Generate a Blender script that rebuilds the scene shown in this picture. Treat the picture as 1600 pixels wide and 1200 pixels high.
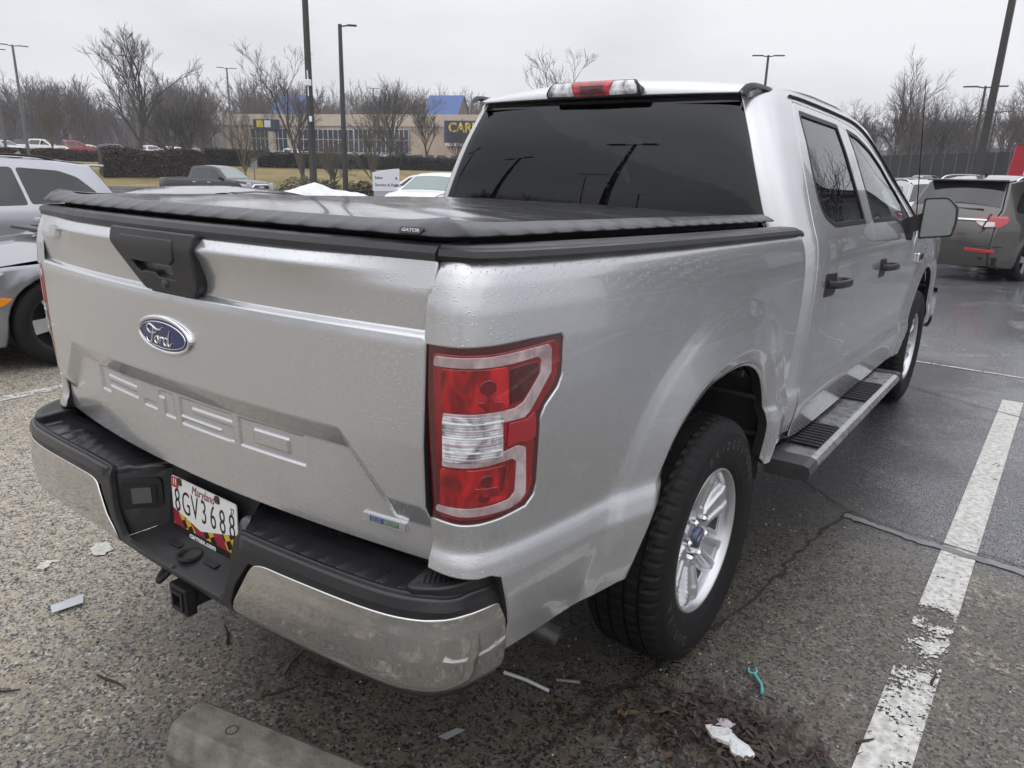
import bpy, bmesh, math, random
import numpy as np
from mathutils import Vector, Matrix, noise
from mathutils.kdtree import KDTree
from mathutils.geometry import delaunay_2d_cdt
for _o in list(bpy.data.objects): bpy.data.objects.remove(_o)
SC = bpy.context.scene
COL = SC.collection
rad = math.radians
# ------------------------------------------------------------------ camera
CAMP = np.array([1.693, -2.073, 1.5056])
cam_d = bpy.data.cameras.new("camera"); cam = bpy.data.objects.new("camera", cam_d); COL.objects.link(cam); SC.camera = cam
def cam_axes(yaw, pitch, roll):
    f = np.array([math.sin(yaw)*math.cos(pitch), math.cos(yaw)*math.cos(pitch), -math.sin(pitch)])
    r = np.array([math.cos(yaw), -math.sin(yaw), 0]); u = np.cross(r, f); c, s = math.cos(roll), math.sin(roll)
    return c*r+s*u, -s*r+c*u, f
CR, CU, CF = cam_axes(rad(-36.18), rad(16.06), rad(1.504))
cam.matrix_world = Matrix(((CR[0], CU[0], -CF[0], CAMP[0]), (CR[1], CU[1], -CF[1], CAMP[1]), (CR[2], CU[2], -CF[2], CAMP[2]), (0, 0, 0, 1)))
cam_d.sensor_width = 36; cam_d.lens = 36*1144.75/1600; cam_d.clip_start = .05; cam_d.clip_end = 3000
# ------------------------------------------------------------------ world, sun, exposure
SUN_EL, SUN_AZ = rad(58), rad(150)
world = bpy.data.worlds.new("World"); SC.world = world; world.use_nodes = True
def build_world():
    nt = world.node_tree; nt.nodes.clear(); N = nt.nodes.new; L = nt.links.new
    out = N("ShaderNodeOutputWorld"); bg = N("ShaderNodeBackground"); bg.inputs[1].default_value = .1
    sky = N("ShaderNodeTexSky"); sky.sky_type = 'NISHITA'; sky.sun_disc = False; sky.sun_elevation = SUN_EL; sky.sun_rotation = SUN_AZ
    sky.air_density = 2; sky.dust_density = 6; sky.ozone_density = 1
    hs = N("ShaderNodeHueSaturation"); hs.inputs['Saturation'].default_value = .25; hs.inputs['Value'].default_value = 1.0
    L(sky.outputs[0], hs.inputs['Color'])
    tc = N("ShaderNodeTexCoord"); mp = N("ShaderNodeMapping"); mp.inputs['Scale'].default_value = (1, 1, 3.2)
    L(tc.outputs['Generated'], mp.inputs[0])
    nz = N("ShaderNodeTexNoise"); nz.inputs['Scale'].default_value = 1.7; nz.inputs['Detail'].default_value = 5; nz.inputs['Roughness'].default_value = .5
    L(mp.outputs[0], nz.inputs['Vector'])
    rp = N("ShaderNodeValToRGB"); rp.color_ramp.elements[0].position = .36; rp.color_ramp.elements[0].color = (7.2, 7.4, 8.05, 1)
    rp.color_ramp.elements[1].position = .64; rp.color_ramp.elements[1].color = (10.1, 10.2, 10.6, 1)
    L(nz.outputs[0], rp.inputs[0])
    # overcast: brighter overhead than at the horizon
    se = N("ShaderNodeSeparateXYZ"); L(tc.outputs['Generated'], se.inputs[0]); el = N("ShaderNodeMapRange"); el.interpolation_type = 'SMOOTHSTEP'; el.inputs[1].default_value = .20; el.inputs[2].default_value = .85; el.inputs[3].default_value = 1.; el.inputs[4].default_value = 2.0
    L(se.outputs['Z'], el.inputs[0]); vm = N("ShaderNodeVectorMath"); vm.operation = 'SCALE'; L(rp.outputs[0], vm.inputs[0]); L(el.outputs[0], vm.inputs['Scale'])
    mx = N("ShaderNodeMix"); mx.data_type = 'RGBA'; mx.inputs[0].default_value = .9
    L(hs.outputs[0], mx.inputs['A']); L(vm.outputs[0], mx.inputs['B'])
    L(mx.outputs['Result'], bg.inputs[0]); L(bg.outputs[0], out.inputs[0])
build_world()
sun_d = bpy.data.lights.new("sun", 'SUN'); sun_d.energy = .55; sun_d.angle = rad(110); sun_d.color = (1, .97, .93)
sun = bpy.data.objects.new("sun", sun_d); COL.objects.link(sun)
sun.rotation_euler = (math.pi/2-SUN_EL, 0, math.pi-SUN_AZ)
SC.view_settings.view_transform = 'Standard'; SC.view_settings.look = 'None'; SC.view_settings.exposure = 0; SC.view_settings.gamma = 1
SC.cycles.max_bounces = 8; SC.cycles.transparent_max_bounces = 16; SC.cycles.use_denoising = True
SC.cycles.use_adaptive_sampling = True; SC.cycles.adaptive_threshold = .012
# ------------------------------------------------------------------ small helpers
def smooth(a, b, x):
    t = np.clip((np.asarray(x, float)-a)/(b-a), 0, 1); return t*t*(3-2*t)
def cr(pts, n=12, closed=False):
    P = np.array(pts, float)
    if closed: P = np.vstack([P[-1], P, P[0], P[1]])
    else: P = np.vstack([2*P[0]-P[1], P, 2*P[-1]-P[-2]])
    out = []
    for i in range(1, len(P)-2):
        t = np.linspace(0, 1, n, endpoint=False)[:, None]; p0, p1, p2, p3 = P[i-1:i+3]
        out.append(.5*((2*p1)+(-p0+p2)*t+(2*p0-5*p1+4*p2-p3)*t*t+(-p0+3*p1-3*p2+p3)*t**3))
    if not closed: out.append(P[-2:-1])
    return np.vstack(out)
def rounded(pts, r, n=4):
    """round every corner of a closed polygon with radius r (scalar or per corner)"""
    P = np.array(pts, float); m = len(P); out = []
    rs = [r]*m if np.isscalar(r) else r
    for i in range(m):
        a, b, c = P[i-1], P[i], P[(i+1) % m]; la, lc = np.linalg.norm(a-b), np.linalg.norm(c-b)
        k = min(rs[i], .45*la, .45*lc)
        if k <= 1e-6: out.append(b); continue
        p, q = b+(a-b)/la*k, b+(c-b)/lc*k
        for t in np.linspace(0, 1, n+1): out.append((1-t)**2*p+2*t*(1-t)*b+t*t*q)
    return np.array(out)
def pldist(P, poly, closed=False):
    d = np.full(P.shape[:-1], 1e9); poly = np.array(poly, float)
    Q = np.vstack([poly, poly[:1]]) if closed else poly
    for a, b in zip(Q[:-1], Q[1:]):
        ab = b-a; t = np.clip(((P-a)@ab)/max(ab@ab, 1e-12), 0, 1)
        d = np.minimum(d, np.linalg.norm(P-(a+t[..., None]*ab), axis=-1))
    return d
def inpoly(P, poly):
    x, y = P[:, 0], P[:, 1]; r = np.zeros(len(P), bool); m = len(poly)
    for i in range(m):
        (x1, y1), (x2, y2) = poly[i-1], poly[i]
        if y1 == y2: continue
        c = ((y1 > y) != (y2 > y)) & (x < (x2-x1)*(y-y1)/(y2-y1)+x1); r ^= c
    return r
# ------------------------------------------------------------------ materials
MATS = {}
def mat(name, base=(.5, .5, .5), rough=.5, metal=0., coat=0., coat_r=.03, spec=.5, emit=None, bump=None, var=None, trans=0.):
    """principled; bump=(scale, strength, dist); var=(scale, amount) multiplies the colour with noise"""
    if name in MATS: return MATS[name]
    m = bpy.data.materials.new(name); m.use_nodes = True; nt = m.node_tree; b = nt.nodes["Principled BSDF"]; N = nt.nodes.new; L = nt.links.new
    b.inputs['Base Color'].default_value = (*base, 1); b.inputs['Roughness'].default_value = rough; b.inputs['Metallic'].default_value = metal
    b.inputs['Coat Weight'].default_value = coat; b.inputs['Coat Roughness'].default_value = coat_r; b.inputs['Specular IOR Level'].default_value = spec
    b.inputs['Transmission Weight'].default_value = trans
    if emit: b.inputs['Emission Color'].default_value = (*emit[0], 1); b.inputs['Emission Strength'].default_value = emit[1]
    if bump or var: tc = N("ShaderNodeTexCoord")
    if var:
        n = N("ShaderNodeTexNoise"); n.inputs['Scale'].default_value = var[0]; n.inputs['Detail'].default_value = 4
        L(tc.outputs['Object'], n.inputs['Vector'])
        mr = N("ShaderNodeMapRange"); mr.inputs[1].default_value = .3; mr.inputs[2].default_value = .7; mr.inputs[3].default_value = 1-var[1]; mr.inputs[4].default_value = 1+var[1]
        L(n.outputs[0], mr.inputs[0])
        mx = N("ShaderNodeMix"); mx.data_type = 'RGBA'; mx.blend_type = 'MULTIPLY'; mx.inputs[0].default_value = 1; mx.inputs['A'].default_value = (*base, 1)
        L(mr.outputs[0], mx.inputs['B']); L(mx.outputs['Result'], b.inputs['Base Color'])
        mr2 = N("ShaderNodeMapRange"); mr2.inputs[1].default_value = .3; mr2.inputs[2].default_value = .7; mr2.inputs[3].default_value = max(0, rough-.08); mr2.inputs[4].default_value = min(1, rough+.1)
        L(n.outputs[0], mr2.inputs[0]); L(mr2.outputs[0], b.inputs['Roughness'])
    if bump:
        n = N("ShaderNodeTexNoise"); n.inputs['Scale'].default_value = bump[0]; n.inputs['Detail'].default_value = 3
        L(tc.outputs['Object'], n.inputs['Vector'])
        bp = N("ShaderNodeBump"); bp.inputs['Strength'].default_value = bump[1]; bp.inputs['Distance'].default_value = bump[2]
        L(n.outputs[0], bp.inputs['Height']); L(bp.outputs[0], b.inputs['Normal'])
    MATS[name] = m; return m
def glass(name, tint, ior=1.45, rough=0., drops=0., fmin=0.):
    if name in MATS: return MATS[name]
    m = bpy.data.materials.new(name); m.use_nodes = True; nt = m.node_tree; nt.nodes.clear(); N = nt.nodes.new; L = nt.links.new
    o = N("ShaderNodeOutputMaterial"); mx = N("ShaderNodeMixShader"); t = N("ShaderNodeBsdfTransparent"); g = N("ShaderNodeBsdfGlossy"); f = N("ShaderNodeFresnel")
    t.inputs[0].default_value = (*tint, 1); g.inputs['Roughness'].default_value = rough; g.inputs['Color'].default_value = (.95, .97, 1, 1); f.inputs['IOR'].default_value = ior
    L(f.outputs[0], mx.inputs[0]); L(t.outputs[0], mx.inputs[1]); L(g.outputs[0], mx.inputs[2]); L(mx.outputs[0], o.inputs[0])
    if drops:
        bp = drop_bump(nt, drops); L(bp.outputs[0], g.inputs['Normal']); L(bp.outputs[0], f.inputs['Normal'])
    MATS[name] = m; return m
def drop_bump(nt, strength, scale=95., size=.32, cover=.5):
    """rain drops: small round bumps scattered over the surface"""
    N = nt.nodes.new; L = nt.links.new
    tc = N("ShaderNodeTexCoord"); v = N("ShaderNodeTexVoronoi"); v.inputs['Scale'].default_value = scale; L(tc.outputs['Object'], v.inputs['Vector'])
    mr = N("ShaderNodeMapRange"); mr.interpolation_type = 'SMOOTHSTEP'; mr.inputs[1].default_value = size; mr.inputs[2].default_value = size*.45; L(v.outputs['Distance'], mr.inputs[0])
    sp = N("ShaderNodeSeparateColor"); L(v.outputs['Color'], sp.inputs[0])
    gt = N("ShaderNodeMath"); gt.operation = 'LESS_THAN'; gt.inputs[1].default_value = cover; L(sp.outputs[0], gt.inputs[0])
    mu = N("ShaderNodeMath"); mu.operation = 'MULTIPLY'; L(mr.outputs[0], mu.inputs[0]); L(gt.outputs[0], mu.inputs[1])
    bp = N("ShaderNodeBump"); bp.inputs['Strength'].default_value = strength; bp.inputs['Distance'].default_value = .002; L(mu.outputs[0], bp.inputs['Height'])
    return bp
def paint(name, base, metal=.8, rough=.32, coat=1., drops=0., grime=0.):
    if name in MATS: return MATS[name]
    m = mat(name, base, rough, metal, coat, .04); nt = m.node_tree; b = nt.nodes["Principled BSDF"]; N = nt.nodes.new; L = nt.links.new
    if drops:
        bp = drop_bump(nt, drops, 190, .36, .30); L(bp.outputs[0], b.inputs['Coat Normal'])
        tf = N("ShaderNodeTexCoord"); fl = N("ShaderNodeTexNoise"); fl.inputs['Scale'].default_value = 700; fl.inputs['Detail'].default_value = 1; L(tf.outputs['Object'], fl.inputs['Vector'])
        b2 = N("ShaderNodeBump"); b2.inputs['Strength'].default_value = .035; b2.inputs['Distance'].default_value = .0006; L(fl.outputs[0], b2.inputs['Height']); L(bp.outputs[0], b2.inputs['Normal']); L(b2.outputs[0], b.inputs['Normal'])
    if grime:   # road film, thicker low on the panels
        tc = N("ShaderNodeTexCoord"); n = N("ShaderNodeTexNoise"); n.inputs['Scale'].default_value = 9; n.inputs['Detail'].default_value = 6; L(tc.outputs['Object'], n.inputs['Vector'])
        se = N("ShaderNodeSeparateXYZ"); L(tc.outputs['Object'], se.inputs[0])
        z = N("ShaderNodeMapRange"); z.inputs[1].default_value = 1.0; z.inputs[2].default_value = .45; z.inputs[3].default_value = .0; z.inputs[4].default_value = 1.; L(se.outputs['Z'], z.inputs[0])
        n2 = N("ShaderNodeMapRange"); n2.inputs[1].default_value = .35; n2.inputs[2].default_value = .75; L(n.outputs[0], n2.inputs[0])
        mu = N("ShaderNodeMath"); mu.operation = 'MULTIPLY'; L(z.outputs[0], mu.inputs[0]); L(n2.outputs[0], mu.inputs[1])
        m2 = N("ShaderNodeMath"); m2.operation = 'MULTIPLY'; m2.inputs[1].default_value = grime; L(mu.outputs[0], m2.inputs[0])
        mx = N("ShaderNodeMix"); mx.data_type = 'RGBA'; mx.inputs['A'].default_value = (*base, 1); mx.inputs['B'].default_value = (.2, .185, .165, 1)
        L(m2.outputs[0], mx.inputs[0]); L(mx.outputs['Result'], b.inputs['Base Color'])
        rr = N("ShaderNodeMapRange"); rr.inputs[3].default_value = coat; rr.inputs[4].default_value = coat*.3; L(m2.outputs[0], rr.inputs[0]); L(rr.outputs[0], b.inputs['Coat Weight'])
    return m
# ------------------------------------------------------------------ object helpers
def link(name, me, m=None, parent=None):
    if m is not None:
        for x in (m if isinstance(m, (list, tuple)) else [m]): me.materials.append(x)
    o = bpy.data.objects.new(name, me); COL.objects.link(o)
    if parent is not None: o.parent = parent
    return o
def tag(o, label=None, cat=None, group=None, kind=None):
    if label: o['label'] = label
    if cat: o['category'] = cat
    if group: o['group'] = group
    if kind: o['kind'] = kind
    return o
def empty(name, loc=(0, 0, 0), rz=0., label=None, cat=None, group=None):
    o = bpy.data.objects.new(name, None); COL.objects.link(o); o.location = loc; o.rotation_euler = (0, 0, rz); o.empty_display_size = .1
    return tag(o, label, cat, group)
def copy_tree(o, parent=None):
    c = o.copy(); COL.objects.link(c)
    if parent is not None: c.parent = parent
    for ch in [x for x in list(o.children)]: copy_tree(ch, c)
    return c
class MB:
    """collects polygons; build() makes one mesh object"""
    def __init__(s): s.v = []; s.f = []; s.mi = []; s.sm = []
    def add(s, verts, faces, mi=0, sm=True):
        k = len(s.v); s.v.extend([tuple(map(float, p)) for p in verts])
        for f in faces: s.f.append([k+i for i in f]); s.mi.append(mi); s.sm.append(sm)
        return s
    def box(s, c, d, rz=0., bev=0., mi=0, M=None):
        c = np.array(c, float); h = np.array(d, float)/2
        if bev <= 0:
            V = np.array([(x, y, z) for x in (-1, 1) for y in (-1, 1) for z in (-1, 1)])*h
            F = [(0, 1, 3, 2), (4, 6, 7, 5), (0, 4, 5, 1), (2, 3, 7, 6), (0, 2, 6, 4), (1, 5, 7, 3)]
        else:
            bm = bmesh.new(); bmesh.ops.create_cube(bm, size=1)
            for v in bm.verts: v.co = Vector(np.array(v.co)*h*2)
            bmesh.ops.bevel(bm, geom=list(bm.edges), offset=min(bev, h.min()*.95), segments=2, profile=.5, affect='EDGES')
            bm.verts.index_update(); V = np.array([v.co for v in bm.verts]); F = [[v.index for v in f.verts] for f in bm.faces]; bm.free()
        if rz: cc, ss = math.cos(rz), math.sin(rz); V = V@np.array([[cc, ss, 0], [-ss, cc, 0], [0, 0, 1]])
        if M is not None: V = V@np.array(M).T
        return s.add(V+c, F, mi, False if bev <= 0 else False)
    def tube(s, pts, r, n=8, caps=True, mi=0, sm=True):
        P = np.array(pts, float); R = np.full(len(P), r, float) if np.isscalar(r) else np.array(r, float)
        T = np.gradient(P, axis=0) if len(P) > 2 else np.repeat([P[1]-P[0]], 2, 0); T /= np.linalg.norm(T, axis=1)[:, None]+1e-12
        up = np.array([0, 0, 1.]) if abs(T[0][2]) < .9 else np.array([1., 0, 0]); a = np.cross(T[0], up); a /= np.linalg.norm(a)
        V = []
        for i in range(len(P)):
            a = a-T[i]*(a@T[i]); a /= np.linalg.norm(a); b = np.cross(T[i], a)
            for k in range(n): t = 2*math.pi*k/n; V.append(P[i]+R[i]*(math.cos(t)*a+math.sin(t)*b))
        F = [(i*n+k, i*n+(k+1) % n, (i+1)*n+(k+1) % n, (i+1)*n+k) for i in range(len(P)-1) for k in range(n)]
        s.add(V, F, mi, sm)
        if caps: s.add(V[:n], [list(range(n))[::-1]], mi, False); s.add(V[-n:], [list(range(n))], mi, False)
        return s
    def lathe(s, prof, n=48, axis='x', c=(0, 0, 0), mi=0, sm=True, rmod=None, closed=False):
        """prof: (along, radius) list"""
        V = []; m = len(prof)
        for k in range(n):
            t = 2*math.pi*k/n; cs, sn = math.cos(t), math.sin(t)
            for j, (a, r) in enumerate(prof):
                if rmod is not None: r = r+rmod(j, k)
                p = (a, r*cs, r*sn) if axis == 'x' else ((r*cs, r*sn, a) if axis == 'z' else (r*sn, a, r*cs))
                V.append((p[0]+c[0], p[1]+c[1], p[2]+c[2]))
        jj = m if closed else m-1
        F = [(k*m+j, k*m+(j+1) % m, ((k+1) % n)*m+(j+1) % m, ((k+1) % n)*m+j) for k in range(n) for j in range(jj)]
        return s.add(V, F, mi, sm)
    def prism(s, poly, z0, z1, mi=0, tf=None, sm=False):
        """closed 2d polygon extruded; tf maps (a,b,h)->xyz"""
        n = len(poly); tf = tf or (lambda a, b, h: (a, b, h))
        V = [tf(a, b, z0) for a, b in poly]+[tf(a, b, z1) for a, b in poly]
        return s.add(V, [list(range(n))[::-1], list(range(n, 2*n))]+[(i, (i+1) % n, n+(i+1) % n, n+i) for i in range(n)], mi, sm)
    def grid(s, G, mi=0, sm=True, flip=False):
        G = np.array(G, float); a, b = G.shape[:2]
        F = [(i*b+j, (i+1)*b+j, (i+1)*b+j+1, i*b+j+1) for i in range(a-1) for j in range(b-1)]
        if flip: F = [f[::-1] for f in F]
        return s.add(G.reshape(-1, 3), F, mi, sm)
    def mirror(s):
        k = len(s.v); n = len(s.f)
        s.v += [(-x, y, z) for x, y, z in s.v]
        for i in range(n): s.f.append([k+j for j in s.f[i]][::-1]); s.mi.append(s.mi[i]); s.sm.append(s.sm[i])
        return s
    def mirrored(s):
        t = MB(); t.v = [(-x, y, z) for x, y, z in s.v]; t.f = [f[::-1] for f in s.f]; t.mi = list(s.mi); t.sm = list(s.sm); return t
    def map(s, fn): s.v = [tuple(fn(*p)) for p in s.v]; return s
    def mesh(s, name, fix=False, merge=False):
        me = bpy.data.meshes.new(name); me.from_pydata(s.v, [], s.f)
        me.polygons.foreach_set('material_index', s.mi); me.polygons.foreach_set('use_smooth', s.sm)
        if fix or merge:
            bm = bmesh.new(); bm.from_mesh(me)
            if merge: bmesh.ops.remove_doubles(bm, verts=bm.verts, dist=1e-5)
            if fix: bmesh.ops.recalc_face_normals(bm, faces=bm.faces)
            bm.to_mesh(me); bm.free()
        me.update(); return me
    def build(s, name, m=None, parent=None, fix=False, merge=False):
        return link(name, s.mesh(name, fix, merge), m, parent)
def fd_normal(fn, a, b, e=8e-4):
    P = fn(a, b); da = fn(a+e, b)-fn(a-e, b); db = fn(a, b+e)-fn(a, b-e)
    n = np.cross(da, db); n /= np.linalg.norm(n, axis=-1)[..., None]+1e-12
    return P, n
def off(fn, o, sgn=1):
    def g(a, b):
        P, n = fd_normal(fn, np.asarray(a, float), np.asarray(b, float)); return P+n*(sgn*o)
    return g
def resample(poly, step):
    out = []; m = len(poly)
    for i in range(m):
        a, b = poly[i], poly[(i+1) % m]; k = max(1, int(math.ceil(np.linalg.norm(b-a)/step)))
        for j in range(k): out.append(a+(b-a)*j/k)
    return np.array(out)
def panel_mesh(name, outline, fn, step=.02, holes=(), depth=.02, edge=.0025, sgn=1, extra=None, mir=False, rim=True, post=None, postm=None, eps=None, hole_edge=None):
    """a curved sheet: 2d outline with holes, lifted by fn(a, b)->xyz, rounded edge and a flange turned in by depth"""
    loops = [resample(np.array(p, float), step) for p in [outline]+list(holes)]
    P0 = np.array(outline, float); lo, hi = P0.min(0), P0.max(0)
    gx = np.arange(lo[0]+step*.5, hi[0], step); gy = np.arange(lo[1]+step*.5, hi[1], step)
    G = np.stack(np.meshgrid(gx, gy), -1).reshape(-1, 2)
    if extra is not None:
        kd = KDTree(len(extra))
        for i, p in enumerate(extra): kd.insert((p[0], p[1], 0), i)
        kd.balance(); es = np.median([kd.find_n((p[0], p[1], 0), 2)[1][2] for p in extra[::17]])
        G = G[np.array([kd.find((p[0], p[1], 0))[2] > max(.55*step, es) for p in G])]; G = np.vstack([G, extra])
    if len(G):
        ok = inpoly(G, loops[0])
        for h in loops[1:]: ok &= ~inpoly(G, h)
        G = G[ok]
        for l in loops: G = G[pldist(G, l, True) > step*.4] if len(G) else G
    pts = np.vstack(loops+[G]); edges = []; k = 0
    for l in loops: n = len(l); edges += [(k+i, k+(i+1) % n) for i in range(n)]; k += n
    r = delaunay_2d_cdt([Vector(p) for p in pts.tolist()], edges, [], 0, 1e-7)
    V2 = np.array([tuple(v) for v in r[0]]); T = np.array([f for f in r[2] if len(f) == 3])
    cen = V2[T].mean(1); ok = inpoly(cen, loops[0])
    for h in loops[1:]: ok &= ~inpoly(cen, h)
    T = T[ok]
    a, b, c = V2[T[:, 0]], V2[T[:, 1]], V2[T[:, 2]]
    ar = (b[:, 0]-a[:, 0])*(c[:, 1]-a[:, 1])-(b[:, 1]-a[:, 1])*(c[:, 0]-a[:, 0])
    T = T[np.abs(ar) > 1e-10]; ar = ar[np.abs(ar) > 1e-10]; T[ar < 0] = T[ar < 0][:, ::-1]
    P, n = fd_normal(fn, V2[:, 0], V2[:, 1], eps or step*.4); n = n*sgn
    if sgn < 0: T = T[:, ::-1]
    V = [P]; NN = [n]; F = T.tolist(); nv = len(P); MI = [0]*len(F)
    if rim:
        cnt = {}
        for t in T:
            for i in range(3): e = (t[i], t[(i+1) % 3]); cnt[e] = cnt.get(e, 0)+1
        be = [e for e in cnt if (e[1], e[0]) not in cnt]
        bv = sorted({v for e in be for v in e}); ix = {v: i for i, v in enumerate(bv)}
        o = np.zeros((len(bv), 3))
        for i, j in be:
            d = P[j]-P[i]; d = d/(np.linalg.norm(d)+1e-12); w = np.cross(d, n[i]); o[ix[i]] += w; o[ix[j]] += w
        o /= np.linalg.norm(o, axis=1)[:, None]+1e-12
        B = P[bv]; nb = n[bv]
        m45 = (nb+o); m45 /= np.linalg.norm(m45, axis=1)[:, None]+1e-12
        if hole_edge is not None: edge = np.where(pldist(V2[bv], loops[0], True) < 1e-4, edge, hole_edge)[:, None]
        V += [B+o*edge*.7-nb*edge*.3, B+o*edge-nb*edge, B+o*edge-nb*(edge+depth)]; NN += [m45, o, o]
        nb_ = len(bv)
        for i, j in be:
            p = [i, nv+ix[i], nv+nb_+ix[i], nv+2*nb_+ix[i]]; q = [j, nv+ix[j], nv+nb_+ix[j], nv+2*nb_+ix[j]]
            for k in range(3): F.append([p[k], p[k+1], q[k+1], q[k]]); MI.append(1 if k == 2 else 0)
    V = np.vstack(V); NN = np.vstack(NN)
    if post is not None: V = post(V)
    if mir and postm is not None: V = postm(V)
    if mir: V = V*np.array([-1, 1, 1]); NN = NN*np.array([-1, 1, 1]); F = [f[::-1] for f in F]
    me = bpy.data.meshes.new(name); me.from_pydata(V.tolist(), [], F); me.polygons.foreach_set('use_smooth', [True]*len(F)); me.polygons.foreach_set('material_index', MI)
    me.update(); li = np.zeros(len(me.loops), int); me.loops.foreach_get('vertex_index', li)
    me.normals_split_custom_set(NN[li].tolist())
    return me
RAKE = .018
def rake(V):
    V = np.array(V, float); V[..., 2] -= RAKE*(V[..., 1]+1.1); return V
def rk(x, y, z): return (x, y, z-RAKE*(y+1.1))
def nom(y, z): return z+RAKE*(y+1.1)
def panel(name, outline, fn, m, parent, both=False, **k):
    k.setdefault('post', rake)
    o = link(name, panel_mesh(name, outline, fn, **k), m, parent)
    if both: return o, link(name, panel_mesh(name, outline, fn, mir=True, **k), m, parent)
    return o
def text_mesh(txt, size, m4, extrude=.001, shear=0., align='CENTER', sx=1., spacing=1., bold=0.):
    cu = bpy.data.curves.new("lettering", 'FONT'); cu.body = txt; cu.size = size; cu.extrude = extrude; cu.align_x = align; cu.align_y = 'CENTER'; cu.shear = shear
    cu.space_character = spacing; cu.offset = bold; cu.resolution_u = 4
    o = bpy.data.objects.new("lettering", cu); COL.objects.link(o)
    dg = bpy.context.evaluated_depsgraph_get(); dg.update(); me = bpy.data.meshes.new_from_object(o.evaluated_get(dg))
    bpy.data.objects.remove(o); bpy.data.curves.remove(cu)
    me.transform(Matrix.Diagonal((sx, 1, 1, 1))); me.transform(m4); return me
def frame(o, ex, ey):
    """matrix placing local x, y along ex, ey at o"""
    ex = Vector(ex).normalized(); ey = Vector(ey); ey = (ey-ex*ey.dot(ex)).normalized(); ez = ex.cross(ey)
    return Matrix(((ex.x, ey.x, ez.x, o[0]), (ex.y, ey.y, ez.y, o[1]), (ex.z, ey.z, ez.z, o[2]), (0, 0, 0, 1)))
# ------------------------------------------------------------------ palette
SILVER = paint("silver_paint", (.555, .56, .575), .76, .27, 1., drops=.36, grime=.26)
BLACKP = mat("black_plastic", (.015, .015, .0165), .42, bump=(420, .25, .0012), var=(7, .25))
BLACKW = mat("wet_black_plastic", (.018, .018, .020), .27, bump=(300, .2, .001), var=(5, .25))
DARK = mat("underbody_black", (.012, .012, .012), .8)
LINER = mat("liner_grey", (.035, .035, .037), .6, var=(6, .3))
RUBBER = mat("tyre_rubber", (.007, .007, .0075), .6, spec=.3, bump=(160, .2, .001), var=(9, .25))
SEAL = mat("black_rubber_seal", (.008, .008, .009), .45, spec=.3)
CHROME = mat("grimy_chrome", (.60, .595, .585), .06, 1., bump=(90, .02, .001))
CHROME2 = mat("bright_chrome", (.8, .8, .82), .06, 1.)
ALLOY = mat("silver_alloy", (.56, .57, .59), .3, .8, .6)
def lens(name, dark, light, sx, sz, rough=.12, ribs=0., coat=1.):
    """moulded lens: cloudy reflector shapes behind a ribbed, glossy face"""
    m = mat(name, light, rough, 0, coat, .02); nt = m.node_tree; b = nt.nodes["Principled BSDF"]; N = nt.nodes.new; L = nt.links.new
    tc = N("ShaderNodeTexCoord"); mp = N("ShaderNodeMapping"); mp.inputs['Scale'].default_value = (sx, sx, sz); L(tc.outputs['Object'], mp.inputs[0])
    n = N("ShaderNodeTexNoise"); n.inputs['Scale'].default_value = 1.; n.inputs['Detail'].default_value = 3; n.inputs['Distortion'].default_value = .6; L(mp.outputs[0], n.inputs['Vector'])
    r = N("ShaderNodeValToRGB"); r.color_ramp.elements[0].position = .34; r.color_ramp.elements[0].color = (*dark, 1); r.color_ramp.elements[1].position = .66; r.color_ramp.elements[1].color = (*light, 1); L(n.outputs[0], r.inputs[0]); L(r.outputs[0], b.inputs['Base Color'])
    if ribs:
        w = N("ShaderNodeTexWave"); w.bands_direction = 'X' if ribs > 0 else 'Z'; w.inputs['Scale'].default_value = abs(ribs); L(tc.outputs['Object'], w.inputs['Vector'])
        bp = N("ShaderNodeBump"); bp.inputs['Strength'].default_value = .5; bp.inputs['Distance'].default_value = .001; L(w.outputs[0], bp.inputs['Height']); L(bp.outputs[0], b.inputs['Normal'])
    return m
REDL = lens("red_lens", (.16, .003, .006), (.33, .008, .013), 30, 9, .12, 160)
REDD = mat("dark_red_lens", (.07, .004, .007), .12, 0, 1., .02)
REDB = lens("bright_red_reflector", (.11, .003, .005), (.56, .014, .018), 30, 13, .14, 0)
REDT = mat("textured_red_reflector", (.36, .010, .020), .28, 0, .8, .05, bump=(520, .8, .002))
CLEARP = lens("pale_pink_band", (.30, .20, .21), (.56, .46, .47), 20, 20, .16, 140)
CLEARL = lens("clear_lamp_lens", (.16, .16, .17), (.80, .80, .82), 30, 22, .10, -60)
TINT = glass("dark_tinted_glass", (.02, .021, .023), 1.52, drops=.08)
TINTS = glass("privacy_side_glass", (.045, .047, .05), 1.75, drops=.14)
CLEARG = glass("green_tinged_glass", (.52, .60, .56), 1.7, drops=.10)
MIRR = mat("mirror_glass", (.30, .325, .325), .03, 1.)
WHITE = mat("white_enamel", (.78, .78, .78), .35)
BLUE = mat("emblem_blue", (.006, .017, .095), .22, 0, .45, .05)
BLACKI = mat("black_ink", (.01, .01, .01), .4)
SEATM = mat("grey_seat_cloth", (.06, .06, .065), .9)
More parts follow.
